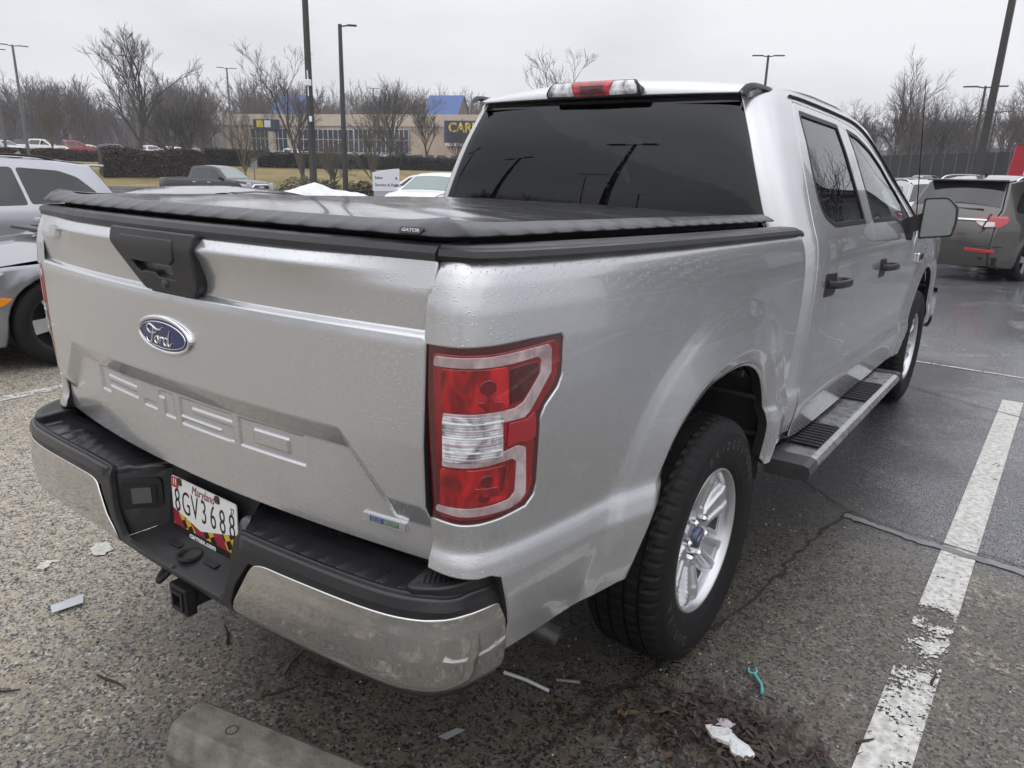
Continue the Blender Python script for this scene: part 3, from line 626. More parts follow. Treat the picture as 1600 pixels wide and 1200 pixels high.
    for sx in (-1, 1): MB().box((sx*.085, -1.165, .5195), (.055, .02, .003), bev=.001).build("shelf_pad", BLACKP, bp)
    # socket cover on the left cheek
    c = np.array([-.243, -1.162, .618]); ex_ = np.array([-.11, -.132, 0]); M = frame(c, -ex_, (.03, -.02, 1)); M = M@Matrix.Rotation(0, 4, 'Z')
    nrm = Vector((M[0][2], M[1][2], M[2][2])); 
    for w, h, d, mm, nm in ((.105, .088, .006, BLACKP, "socket_bezel"), (.075, .06, .012, BLACKW, "socket_cover"), (.05, .046, .015, mat("socket_grey", (.09, .09, .095), .35), "socket_flap")):
        me = MB().prism(rounded([(-w/2, -h/2), (w/2, -h/2), (w/2, h/2), (-w/2, h/2)], .014 if w > .06 else .003, 4), -.01, d).mesh(nm); me.transform(M); link(nm, me, mm, bp)
    # plate
    lp = np.array([0., -1.124, .612]); lean = (0, .03, 1); M = frame(lp, (1, 0, 0), lean)
    me = MB().prism(rounded([(-.152, -.076), (.152, -.076), (.152, .076), (-.152, .076)], .01, 4), -.001, .002).mesh("license_plate"); me.transform(M); pl = link("license_plate", me, plate_mat(M), bp)
    def txt(s, size, x, y, m_, sx=1., sh=0., bold=0., h=.0024):
        link("plate_lettering", text_mesh(s, size, M@Matrix.Translation((x, y, h)), .0005, sh, sx=1, bold=bold) if sx == 1 else text_mesh(s, size, M@Matrix.Translation((x, y, h))@Matrix.Diagonal((sx, 1, 1, 1)), .0005, sh, bold=bold), m_, pl)
    for i, ch in enumerate("8GV3688"): txt(ch, .098, -.126+i*.0425, .006, BLACKI, .60, 0, -.0006)
    RED = mat("plate_red", (.42, .02, .03), .4); txt("Maryland", .036, .0, .058, mat("plate_dark_red", (.22, .02, .03), .4), .8, .35); txt("27", .022, .134, .052, BLACKI, .8)
    me = MB().prism([(-.15, .044), (-.117, .044), (-.117, .074), (-.15, .074)], .002, .0026).mesh("date_sticker"); me.transform(M); link("date_sticker", me, RED, pl); txt("11", .026, -.133, .059, WHITE, .8, 0, .0006, .003)
    for x in (-.108, .07): me = MB().box((x, .066, .003), (.018, .02, .006), bev=.002).mesh("plate_bolt"); me.transform(M); link("plate_bolt", me, mat("rusty_bolt", (.07, .055, .03), .6, .4), pl)
    me = MB().prism([(-.158, -.088), (.158, -.088), (.158, -.068), (-.158, -.068)], .0022, .0045).mesh("plate_frame"); me.transform(M); link("plate_frame", me, BLACKI, pl); txt("carmax.com", .022, -.01, -.078, WHITE, 1.15, 0, .0004, .0049)
    # plate lamp to the right, hitch receiver below, safety chain loop
    MB().lathe([(0, .0), (0, .028), (.008, .034), (.016, .034)], 20, 'y', (.196, -1.13, .635)).build("plate_lamp", mat("plate_lamp_clear", (.10, .10, .105), .25), bp)
    m = MB()
    for a, h in ((.026, .5),):
        o = [(-a, -a), (a, -a), (a, a), (-a, a)]; i_ = [(-a+.008, -a+.008), (a-.008, -a+.008), (a-.008, a-.008), (-a+.008, a-.008)]
        V = [(x, -1.225, .405+z) for x, z in o]+[(x, -1.225, .405+z) for x, z in i_]+[(x, -.95, .405+z) for x, z in o]+[(x, -1.0, .405+z) for x, z in i_]
        F = [(k, (k+1) % 4, 4+(k+1) % 4, 4+k) for k in range(4)]+[(k, 8+k, 8+(k+1) % 4, (k+1) % 4) for k in range(4)]+[(4+k, 4+(k+1) % 4, 12+(k+1) % 4, 12+k) for k in range(4)]+[(12, 13, 14, 15)]
        m.add(V, F, sm=False)
    for sx in (-1, 1): m.box((sx*.032, -1.205, .405), (.014, .03, .066), bev=.003)
    m.box((0, -1.205, .437), (.078, .03, .014), bev=.003); m.box((0, -1.205, .373), (.078, .03, .014), bev=.003); m.box((0, -.98, .42), (.9, .1, .09))
    m.build("hitch_receiver", mat("hitch_black", (.016, .016, .018), .45, .2), bp)
    MB().tube(cr([(-.11, -1.17, .46), (-.115, -1.2, .43), (-.10, -1.215, .42), (-.09, -1.19, .44)], 6), .008, 8).build("chain_loop", DARK, bp)
def plate_mat(M):
    m = mat("plate_white", (.72, .72, .70), .35); nt = m.node_tree; b = nt.nodes["Principled BSDF"]; N = nt.nodes.new; L = nt.links.new
    tc = N("ShaderNodeTexCoord"); se = N("ShaderNodeSeparateXYZ"); L(tc.outputs['Object'], se.inputs[0])
    def mth(op, a, b_=None, c=None):
        n = N("ShaderNodeMath"); n.operation = op
        for i, q in enumerate((a, b_, c)):
            if q is None: continue
            if hasattr(q, 'links'): L(q, n.inputs[i])
            else: n.inputs[i].default_value = q
        return n.outputs[0]
    x = se.outputs['X']; z = se.outputs['Z']
    # flag field along the bottom: rising slanted border, yellow and black check left and right, dark red in the middle
    band = mth('LESS_THAN', z, mth('ADD', mth('MULTIPLY', mth('ABSOLUTE', mth('ADD', x, .02)), .25), .560))
    ck = N("ShaderNodeTexChecker"); ck.inputs['Scale'].default_value = 42; ck.inputs['Color1'].default_value = (.62, .36, .03, 1); ck.inputs['Color2'].default_value = (.012, .012, .012, 1)
    mp = N("ShaderNodeMapping"); mp.inputs['Rotation'].default_value = (0, .5, 0); mp.inputs['Location'].default_value = (.0, .31, .0); mp.inputs['Scale'].default_value = (1, 0, 1); L(tc.outputs['Object'], mp.inputs[0]); L(mp.outputs[0], ck.inputs[0])
    wv = mth('GREATER_THAN', mth('SINE', mth('ADD', mth('MULTIPLY', x, 62.), mth('MULTIPLY', z, 40.))), .1)
    rd = N("ShaderNodeMix"); rd.data_type = 'RGBA'; rd.inputs['A'].default_value = (0, 0, 0, 1); rd.inputs['B'].default_value = (.27, .02, .04, 1); L(wv, rd.inputs[0]); L(ck.outputs[0], rd.inputs['A'])
    mx = N("ShaderNodeMix"); mx.data_type = 'RGBA'; mx.inputs['A'].default_value = (.72, .72, .70, 1); L(band, mx.inputs[0]); L(rd.outputs['Result'], mx.inputs['B']); L(mx.outputs['Result'], b.inputs['Base Color'])
    return m
build_bumper()
def poly_between(a, b): return list(a)+list(b)
def build_cab():
    um = lambda x: CUX(x)
    # rear pillars, both sides of the back window
    ga = [(um(.815), 1.25), (um(.812), 1.38), (um(.795), 1.42), (um(.738), 1.60), (um(.675), 1.80), (um(.668), 1.858)]
    # glass edge in plan u: scale back from true x to path x
    def ux(x, z): return CUX(min(.80, x/(_cx(z)/.938)))
    ge = [(ux(.832, z) if z < 1.42 else ux(np.interp(z, [1.40, 1.835], [.815, .648]), z), z) for z in (1.22, 1.40, 1.5, 1.6, 1.7, 1.80, 1.835)]+[(ux(.655, 1.858), 1.866)]
    out = ge+[(.80, 1.884), (.95, 1.893), (1.03, 1.896), (1.035, 1.848), (1.0, 1.80), (.955, 1.66), (.915, 1.45), (.902, 1.36), (.900, 1.0), (.895, .75), (.885, .56), (.70, .56), (ux(.70, 1.0)+.3, .60), (CUX(.80)+.02, .62), (CUX(.80), 1.22)]
    panel("cab_pillar", out, cab, [SILVER, DARK], truck, both=True, step=.022, depth=.025, edge=.004)
    # back window: tinted glass with a black border, curved like the cab
    def uxs(x, z): return math.copysign(1, x)*(CUX(abs(x)/(_cx(z)/.938))-CUX(0))
    def cabF(v, z):
        v = np.asarray(v, float); P = cab(CUX(0)+np.abs(v), z); P[..., 0] *= np.where(v < 0, -1, 1); return P
    R = [(uxs(np.interp(z, [1.40, 1.835], [.812, .646]), z), z) for z in (1.30, 1.45, 1.6, 1.75, 1.82)]+[(uxs(.625, 1.85), 1.849)]
    g = R+[(uxs(.3, 1.85), 1.855), (0, 1.857), (uxs(-.3, 1.85), 1.855)]+[(-a, z) for a, z in R[::-1]]
    w = link("rear_window", panel_mesh("rear_window", rounded(g, .01, 2), off(cabF, -.004), .03, depth=.006, edge=.002, post=rake), TINT, truck)
    rg = rounded(g, .012, 3); hole = offset_in(rg, .012)
    link("glass_border", panel_mesh("glass_border", rg, off(cabF, -.002), .03, [hole], depth=.004, edge=.001, post=rake), SEAL, w)
    MB().box((0, .75, 1.10), (1.6, .04, .5)).build("cab_back_panel", SILVER, truck)
    # roof skin
    RP = cr([(.768, 1.856), (.772, 1.880), (.79, 1.903), (.84, 1.922), (.95, 1.936), (1.25, 1.952), (1.65, 1.957), (2.05, 1.943), (2.35, 1.908), (2.52, 1.876)], 8)
    rl = np.concatenate([[0], np.cumsum(np.hypot(*np.diff(RP, axis=0).T))])
    def roof(x, t):
        x = np.asarray(x, float); t = np.asarray(t, float); y = np.interp(t, rl, RP[:, 0]); z = np.interp(t, rl, RP[:, 1]); k = (x/.66)**2
        return np.stack([x, y+.035*k*smooth(.25, 0, t), z-.040*k*smooth(0, .06, t)-.004*k], -1)
    panel("roof", rounded([(-.625, .003), (.625, .003), (.652, .05), (.665, .14), (.668, rl[-1]-.02), (-.668, rl[-1]-.02), (-.665, .14), (-.652, .05)], .01, 2), roof, SILVER, truck, step=.04, depth=.02, edge=.004)
    # black ditch strips between roof skin and side
    for s in (1, -1):
        pts = cr([(.640, .760, 1.852), (.650, .774, 1.872), (.657, .798, 1.884), (.663, .86, 1.889), (.667, .95, 1.888), (.668, 1.1, 1.880), (.668, 1.3, 1.878), (.668, 1.8, 1.878), (.670, 2.1, 1.868), (.676, 2.4, 1.840)], 6)
        m = MB(); G = []
        for p in pts: G.append([rk(s*(p[0]+a), p[1], p[2]+b) for a, b in ((-.016, -.014), (-.012, -.001), (.0, .001), (.012, -.004), (.015, -.020))])
        m.grid(G, flip=s > 0); m.build("roof_ditch_strip", BLACKP, truck)
    # third brake light
    def bl(x, h):
        x = np.asarray(x, float); h = np.asarray(h, float); y0 = np.interp(np.abs(x), [0, .25], [.752, .757])
        return np.stack([x, y0-.016+np.interp(h, [0, .012, .045, .062], [.008, 0, .004, .03]), 1.857+h], -1)
    b = link("third_brake_light", panel_mesh("third_brake_light", rounded([(-.222, -.004), (.226, -.004), (.222, .03), (.20, .058), (-.195, .058), (-.218, .02)], .012, 3), bl, .02, depth=.04, edge=.004, post=rake), BLACKP, truck)
    for nm, o, m_, h in (("clear_lens", [(-.212, .004), (-.078, .002), (-.098, .052), (-.185, .052), (-.206, .02)], CLEARL, .003), ("clear_lens", [(.088, .002), (.214, .004), (.208, .03), (.19, .052), (.106, .052)], CLEARL, .003), ("red_lens", [(-.076, .001), (.086, .001), (.104, .054), (-.096, .054)], REDB, .005)):
        link(nm, panel_mesh(nm, rounded(o, .004, 3), off(bl, h), .012, depth=.008, edge=.003, post=rake), m_, b)
    link("lamp_insert", panel_mesh("lamp_insert", rounded([(-.035, .008), (.05, .008), (.062, .036), (-.05, .036)], .004, 3), off(bl, .007), .012, depth=.003, edge=.002, post=rake), REDD, b)
    for x in (-.195, .197): MB().lathe([(-.004, .008), (.003, .006), (.003, 0)], 12, 'y', rk(x, .742, 1.875)).build("lamp_screw", CHROME2, b)
    # side rails above the doors and windscreen pillars
    out = [(1.045, 1.852), (1.80, 1.846), (2.15, 1.825), (2.42, 1.775), (2.66, 1.700), (2.90, 1.545), (3.10, 1.372), (3.30, 1.30), (3.34, 1.32), (3.05, 1.54), (2.80, 1.73), (2.57, 1.850), (2.35, 1.886), (1.95, 1.910), (1.5, 1.912), (1.035, 1.898)]
    panel("roof_rail", out, cab, SILVER, truck, both=True, step=.022, depth=.02, edge=.004)
    for s in (1, -1):
        pts = [rk(*(cab(np.array(y), np.array(z))+np.array([.003, 0, 0]))) for y, z in ((1.03, 1.868), (1.3, 1.872), (1.8, 1.868), (2.2, 1.852), (2.5, 1.800), (2.75, 1.695), (3.0, 1.525), (3.2, 1.36))]
        MB().tube([(s*a, b_, c) for a, b_, c in cr(pts, 6)], .008, 8).build("door_seal", SEAL, truck)
    # doors
    def door(nm, out, win, glassm, both_parts, hy):
        for mir in (False, True):
            d = link(nm, panel_mesh(nm, rounded(out, .02, 4), cab, .018, [win], depth=.03, edge=.004, mir=mir, post=rake), [SILVER, DARK], truck)
            cen = np.array(win).mean(0); ins = np.array([c+(c-cen)/np.linalg.norm(c-cen)*.006 for c in np.array(win)])
            pw = np.array(win); inner = offset_in(pw, .017)
            link("window_seal", panel_mesh("window_seal", pw, off(cab, .001), .02, [inner], depth=.012, edge=.003, mir=mir, post=rake), SEAL, d)
            link("window", panel_mesh("window", inner, off(cab, -.006), .03, depth=.004, edge=.0, mir=mir, post=rake), glassm, d)
            # handle: dark cup with a pull bar
            hz = 1.145; ho = rounded([(hy, hz-.045), (hy+.13, hz-.045), (hy+.15, hz-.02), (hy+.15, hz+.04), (hy, hz+.045)], .012, 3)
            h = link("handle", panel_mesh("handle", ho, off(cab, .003), .02, depth=.004, edge=.003, mir=mir, post=rake), BLACKP, d)
            P0 = cab(np.array(hy+.02), np.array(hz+.004)); m = MB()
            path = cr([P0+np.array([.004, .0, 0]), P0+np.array([.03, .02, 0]), P0+np.array([.046, .07, 0]), P0+np.array([.050, .15, -.001]), P0+np.array([.044, .205, -.002]), P0+np.array([.006, .225, -.002])], 6)
            G = [[p+np.array([dx, 0, dz]) for dx, dz in ((-.008, -.013), (.003, -.016), (.008, -.010), (.009, .010), (.003, .016), (-.008, .013))] for p in path]
            G = rake(np.array(G)); 
            if mir: G = G*np.array([-1, 1, 1])
            g2 = np.concatenate([G, G[:, :1]], 1)
            m.grid(g2, flip=mir); m.add(G[0], [range(6)], sm=False); m.add(G[-1], [range(6)], sm=False); m.build("pull_bar", BLACKP, h, fix=True)
    rdo = [(.907, .525), (1.86, .525), (1.862, 1.0), (1.852, 1.36), (1.845, 1.6), (1.843, 1.840), (1.05, 1.846), (1.01, 1.80), (.962, 1.66), (.922, 1.45), (.909, 1.36), (.906, 1.0)]
    rwin = rounded([(1.16, 1.366), (1.745, 1.372), (1.752, 1.812), (1.105, 1.818), (1.085, 1.79), (1.035, 1.58), (1.02, 1.47), (1.05, 1.405)], [.05, .01, .01, .015, .02, .05, .06, .05], 5)
    door("rear_door", rdo, rwin, TINTS, True, 1.00)
    fdo = [(1.866, .525), (2.93, .525), (2.98, .75), (2.99, 1.0), (2.99, 1.20), (3.06, 1.372), (2.885, 1.535), (2.65, 1.690), (2.41, 1.768), (2.15, 1.818), (1.850, 1.839), (1.852, 1.6), (1.859, 1.36), (1.868, 1.0)]
    fwin = rounded([(1.915, 1.372), (2.50, 1.374), (2.60, 1.355), (2.72, 1.262), (2.93, 1.255), (2.985, 1.372), (2.82, 1.525), (2.62, 1.660), (2.40, 1.738), (2.14, 1.790), (1.925, 1.808)], [.01, .04, .04, .03, .03, .02, .03, .03, .03, .03, .01], 4)
    door("front_door", fdo, fwin, CLEARG, True, 2.03)
    # black corner patch under the mirror
    for mir in (False, True):
        link("mirror_patch", panel_mesh("mirror_patch", [(2.60, 1.350), (2.72, 1.268), (2.925, 1.262), (2.975, 1.372), (2.86, 1.48), (2.80, 1.38), (2.66, 1.373)], off(cab, -.002), .03, depth=.004, mir=mir, post=rake), BLACKP, truck)
    # mirrors
    for s in (1, -1):
        mh = empty("mirror"); mh.parent = truck
        out = rounded([(1.015, 1.197), (1.18, 1.220), (1.192, 1.30), (1.186, 1.385), (1.135, 1.438), (1.015, 1.430)], [.012, .014, .02, .02, .02, .014], 3)
        cen = out.mean(0)
        G = []
        for k, (sc, y) in enumerate([(.90, 2.79), (.985, 2.785), (1.0, 2.80), (1.0, 2.83), (.95, 2.89), (.8, 2.935), (.5, 2.955), (.02, 2.96)]):
            q = cen+(out-cen)*sc; G.append([(s*x, y+.10*(x-1.0), z) for x, z in np.vstack([q, q[:1]])])
        MB().grid(G, flip=s > 0).build("mirror_housing", BLACKP, mh, fix=True)
        q = cen+(out-cen)*.905; m = MB(); V = [(s*x, 2.792+.10*(x-1.0), z-.0) for x, z in q]; m.add(V, [list(range(len(V)))[::s]], sm=False); m.build("mirror_glass", MIRR, mh)
        sq = rounded([(1.098, 1.335), (1.172, 1.345), (1.173, 1.380), (1.131, 1.424), (1.098, 1.424)], .012, 3); V = [(s*x, 2.789+.10*(x-1.0), z) for x, z in sq]; MB().add(V, [list(range(len(V)))[::s]], sm=False).build("spotter_mirror", mat("spot_mirror", (.30, .32, .33), .08, 1.), mh)
        ac = cr([(.915, 2.86, 1.255), (.96, 2.86, 1.275), (1.02, 2.87, 1.30)], 4); G = [[(s*p[0], p[1]+a, p[2]+b) for a, b in ((-.05, -.05), (.05, -.05), (.05, .045), (-.05, .045), (-.05, -.05))] for p in ac]; MB().grid(G, sm=False).build("mirror_arm", BLACKP, mh, fix=True)
    # interior seen through the glass
    it = empty("interior"); it.parent = truck
    for y in (1.25, 2.2):
        for x in ((-.38, .38)):
            m = MB(); m.box((x, y+.25, .85), (.52, .5, .2), bev=.05); m.box((x, y, 1.12), (.5, .16, .62), bev=.06); m.build("seat", SEATM, it)
            m = MB(); m.box((x, y-.03, 1.53), (.27, .11, .18), bev=.045); m.build("headrest", SEATM, it)
    MB().box((0, 3.0, 1.06), (1.6, .5, .3), bev=.08).build("dashboard", mat("dash_grey", (.05, .05, .055), .7), it)
    m = MB(); th = np.linspace(0, 2*math.pi, 33); m.tube([(-.38+.18*math.cos(a), 2.66-.08*math.sin(a), 1.20+.165*math.sin(a)) for a in th], .015, 8, caps=False); m.tube([(-.54, 2.66, 1.2), (-.22, 2.66, 1.2)], .02, 6); m.build("steering_wheel", DARK, it)
    MB().box((0, 1.95, .60), (1.7, 2.3, .06)).build("cab_floor", DARK, it)
    G = [[rk(x, y, z) for x in (-.62, 0, .62)] for y, z in ((.80, 1.82), (1.2, 1.90), (2.2, 1.90), (2.5, 1.85))]; MB().grid(G).build("headliner", SEATM, it)
def offset_in(P, d):
    P = np.array(P, float); m = len(P); out = []
    ar = .5*np.sum(P[:, 0]*np.roll(P[:, 1], -1)-np.roll(P[:, 0], -1)*P[:, 1]); sg = 1 if ar > 0 else -1
    for i in range(m):
        a, b, c = P[i-1], P[i], P[(i+1) % m]; e1 = b-a; e2 = c-b; n1 = np.array([-e1[1], e1[0]])/(np.linalg.norm(e1)+1e-9); n2 = np.array([-e2[1], e2[0]])/(np.linalg.norm(e2)+1e-9)
        n = n1+n2; n /= np.linalg.norm(n)+1e-9; out.append(b+n*sg*d/max(.5, n@n1))
    return np.array(out)
build_cab()
def build_front():
    fa = [(y, z) for y, z in ARCHF if z > .56]
    out = [(2.945, .53), (fa[0][0]-.012, .545)]+fa+[(4.10, .60), (4.45, .66), (4.62, .74), (4.66, .95), (4.64, 1.10), (4.5, 1.195), (4.0, 1.232), (3.4, 1.248), (3.20, 1.262), (3.12, 1.30), (3.005, 1.21), (2.998, 1.0), (2.987, .75)]
    panel("front_fender", out, cab, [SILVER, DARK], truck, both=True, step=.02, depth=.03, edge=.004)
    def hood(x, y):
        x = np.asarray(x, float); y = np.asarray(y, float); k = np.abs(x)/.94
        z = np.interp(y, [3.1, 3.25, 4.2, 4.5, 4.68], [1.285, 1.30, 1.272, 1.235, 1.17])-.055*k**4+.02*smooth(.62, .52, np.abs(x))*smooth(.3, .42, np.abs(x)); return np.stack([x, y, z], -1)
    panel("hood", [(-.92, 3.22), (.92, 3.22), (.935, 4.0), (.86, 4.5), (.60, 4.66), (-.60, 4.66), (-.86, 4.5), (-.935, 4.0)], hood, SILVER, truck, step=.06, depth=.03)
    def ws(x, t):
        x = np.asarray(x, float); t = np.asarray(t, float); z = 1.872-.56*t; y = 2.53+.80*t-.10*(x/.8)**2; return np.stack([x, y, z], -1)
    panel("windshield", rounded([(-.64, 0), (.64, 0), (.83, 1), (-.83, 1)], .04, 4), ws, CLEARG, truck, step=.06, depth=.005)
    MB().box(rk(0, 3.24, 1.27), (1.7, .14, .03), bev=.01).build("cowl", BLACKP, truck)
    # grille, headlights, bumper
    g = MB(); g.box((0, 4.60, .96), (1.25, .06, .34), bev=.02); gr = g.build("grille", BLACKP, truck)
    for z in (.86, .98, 1.08): MB().box((0, 4.632, z), (1.20, .03, .05), bev=.012).build("grille_bar", CHROME2, gr)
    for s in (1, -1):
        hl = MB().box((s*.74, 4.50, .98), (.27, .20, .26), rz=-s*.5, bev=.04).build("headlight", CLEARL, truck)
    b = MB(); G = []
    for x in np.linspace(-.98, .98, 21): yb = 4.70-.20*(abs(x)/.98)**3; G.append([(x, yb-.10, .74), (x, yb-.02, .73), (x, yb, .66), (x, yb-.005, .56), (x, yb-.05, .47), (x, yb-.2, .45)])
    b.grid(G); b.build("front_bumper", CHROME2, truck, fix=True)
    MB().box((0, 4.35, .42), (1.5, .4, .12), bev=.03).build("air_dam", BLACKP, truck)
    bx = [(.985, 4.05, .70)]
    # fender badge
    P = np.array(rk(*cab(np.array(3.27), np.array(1.135)))); M = frame(P+np.array([.004, 0, 0]), (0, 1, 0), (0, 0, 1))
    me = MB().prism(rounded([(-.10, -.032), (.10, -.032), (.10, .032), (-.10, .032)], .01, 3), -.004, .008).mesh("fender_badge"); me.transform(M); bd = link("fender_badge", me, CHROME2, truck)
    link("badge_lettering", text_mesh("F-150", .06, M@Matrix.Translation((0, 0, .009)), .001), BLACKI, bd)
    # whip aerial
    P0 = np.array([.90, 3.50, 1.17]); P1 = np.array(AER_TOP); m = MB(); m.tube([P0, P0+(P1-P0)*.05], .012, 8); m.tube([P0, P0+(P1-P0)*.5, P1], [.004, .003, .0022], 6); m.lathe([(0, 0), (.004, .003), (.008, 0)], 8, 'z', tuple(P1)); m.build("antenna", SEAL, truck)
AER_TOP = (.86, 3.18, 2.10)
build_front()
def build_running_board(s):
    r = empty("running_board"); r.parent = truck; f = lambda p: (s*p[0], p[1], p[2])
    sec = [(.905, .455), (.93, .462), (1.055, .464), (1.076, .458), (1.086, .440), (1.082, .425), (1.05, .408), (.92, .408)]
    def sweep(y0, y1, grow=0., nm="board", m_=None, tilt=0.):
        G = [[f((x+(grow if x > 1 else 0), y, z+(grow if z > .44 else -grow)-.010*(y-.7))) for x, z in sec+sec[:1]] for y in np.linspace(y0, y1, 8)]
        m = MB().grid(G, sm=False); m.add([G[0][i] for i in range(8)], [range(8)], sm=False); m.add([G[-1][i] for i in range(8)], [range(8)], sm=False); return m.build(nm, m_, r, fix=True)
    sweep(.79, 2.54, 0, "board", mat("brushed_step", (.46, .46, .47), .28, .85, var=(18, .12)))
    sweep(.675, .79, .004, "end_cap", mat("worn_black_cap", (.045, .045, .047), .5, var=(9, .3))); sweep(2.54, 2.61, .004, "end_cap", BLACKP)
    for y0, y1 in ((.91, 1.26), (1.78, 2.20)):
        m = MB()
        m.box(f((.992, (y0+y1)/2, .4625-.010*((y0+y1)/2-.7))), (.125, y1-y0, .008), bev=.002)
        n = 9
        for k in range(n): y = y0+.02+(y1-y0-.04)*k/(n-1); m.box(f((.992, y, .470-.010*(y-.7))), (.122, .017, .012), bev=.004)
        m.build("tread_pad", BLACKP, r)
    m = MB()
    for y in (.95, 1.7, 2.4): m.box(f((.80, y, .44)), (.28, .05, .03))
    m.build("bracket", DARK, r)
for s in (1, -1): build_running_board(s)
def build_wheels():
    w = empty("wheel"); w.parent = truck
    hp = [(.080, .225), (.098, .2335), (.108, .2365), (.116, .250), (.1205, .262), (.122, .264), (.128, .292), (.1305, .312), (.1310, .316), (.1300, .334), (.127, .348), (.1285, .350), (.1275, .353), (.122, .363), (.113, .378), (.106, .386), (.096, .3915), (.086, .3945), (.074, .397), (.073, .389), (.066, .389), (.065, .3978), (.030, .3985), (.029, .390), (.021, .390), (.020, .399)]
    prof = hp+[(-a, r) for a, r in hp[::-1]]
    n = 232; J = {j for j, (a, r) in enumerate(prof) if .075 < abs(a) < .115 and r > .37}; J2 = {j for j, (a, r) in enumerate(prof) if r > .3945 and abs(a) <= .08}
    def rm(j, k):
        if j in J and k % 4 == 0: return -.0045
        if j in J2 and k % 4 == 2: return -.004
        return 0
    t = MB().lathe(prof, n, 'x', rmod=rm, closed=True, sm=False).build("tyre", RUBBER, w, fix=True)
    # raised sidewall lettering
    ms = []
    for txt_, a0, st in (("BRIDGESTONE", 62, 8.4), ("DUELER", 212, 8.4)):
        bm = bmesh.new()
        for i, ch in enumerate(txt_):
            a = rad(a0-(i-len(txt_)/2)*-st) if 0 else rad(a0+(len(txt_)/2-i)*st)
            ey = Vector((0, math.cos(a), math.sin(a))); ex = Vector((0, math.sin(a), -math.cos(a)))*1.0
            ex = Vector((0, -math.sin(a)*-1, -math.cos(a)))
            p = Vector((.1303, .315*math.cos(a), .315*math.sin(a)))
            M = frame(p, ex, ey)
            me = text_mesh(ch, .040, M, .0012, bold=.0008); bm.from_mesh(me); bpy.data.meshes.remove(me)
        me = bpy.data.meshes.new("sidewall_lettering"); bm.to_mesh(me); bm.free(); link("sidewall_lettering", me, mat("letter_rubber", (.03, .03, .031), .45), t)
    rim = MB().lathe([(.1085, .2365), (.1115, .2335), (.1105, .2290), (.1045, .2265), (.100, .2210), (.085, .216), (.02, .208), (-.10, .206), (-.11, .23)], 96, 'x').build("rim", ALLOY, w)
    def face(y, z):
        y = np.asarray(y, float); z = np.asarray(z, float); r = np.hypot(y, z); a = np.degrees(np.arctan2(z, y)); c = np.abs((a-SP0+30) % 60-30)
        cw = c*np.pi/180*r
        hw = np.interp(r, [.05, .10, .2, .23], [.032, .036, .052, .058])
        b = np.interp(r, [0, .045, .06, .10, .17, .215, .23], [.066, .066, .060, .052, .058, .070, .078])
        up = np.interp(r, [0, .05, .08, .18, .214, .224], [0, .0, .018, .030, .022, .0])*smooth(hw+.006, hw-.006, cw)
        ch = .009*smooth(hw*.55, hw*.30, cw)*smooth(.085, .105, r)*smooth(.224, .205, r)
        return np.stack([b+up-ch, y, z], -1)
    th = np.radians(np.arange(0, 360, 3.)); outl = np.stack([.224*np.cos(th), .224*np.sin(th)], -1); holes = []
    for k in range(6):
        a = rad(SP0+30+60*k)
        pts = [(.135, -.005), (.135, .005), (.170, .017), (.200, .034), (.206, .026), (.2075, .0), (.206, -.026), (.200, -.034), (.170, -.017)]
        holes.append(np.array([(p*math.cos(a)-q*math.sin(a), p*math.sin(a)+q*math.cos(a)) for p, q in rounded(pts, .006, 2)]))
    link("spoke_face", panel_mesh("spoke_face", outl, face, .0042, holes, depth=.03, edge=.003), ALLOY, rim)
    MB().lathe([(-.02, 0), (-.02, .20)], 40, 'x').build("brake_disc", mat("brake_grey", (.03, .03, .03), .6), w)
    MB().lathe([(.060, .036), (.084, .035), (.0875, .031), (.088, .0)], 32, 'x').build("centre_cap", mat("cap_blue_grey", (.05, .07, .13), .3, .3, .5), w)
    M = frame((.0884, 0, 0), (0, 1, 0), (0, 0, 1)); th = np.linspace(0, 2*math.pi, 40); m = MB().tube([(.0885, .026*math.cos(a), .011*math.sin(a)) for a in th], .0009, 5, caps=False); m.build("cap_emblem", CHROME2, w)
    for k in range(6):
        a = rad(SP0+30+60*k); nut = MB().lathe([(.055, .0125), (.078, .0125), (.084, .010), (.087, .006), (.0875, 0)], 6, 'x', (0, .0675*math.cos(a), .0675*math.sin(a)), sm=False).build("lug_nut", CHROME2, w)
    w.location = (.852, 0, .399)
    pos = [(.852, 3.683, 0), (-.852, 0, math.pi), (-.852, 3.683, math.pi)]
    for x, y, rz in pos:
        c = copy_tree(w, truck); c.location = (x, y, .399); c.rotation_euler = (rad(17*(y+1)), 0, rz)
SP0 = 82.
build_wheels()
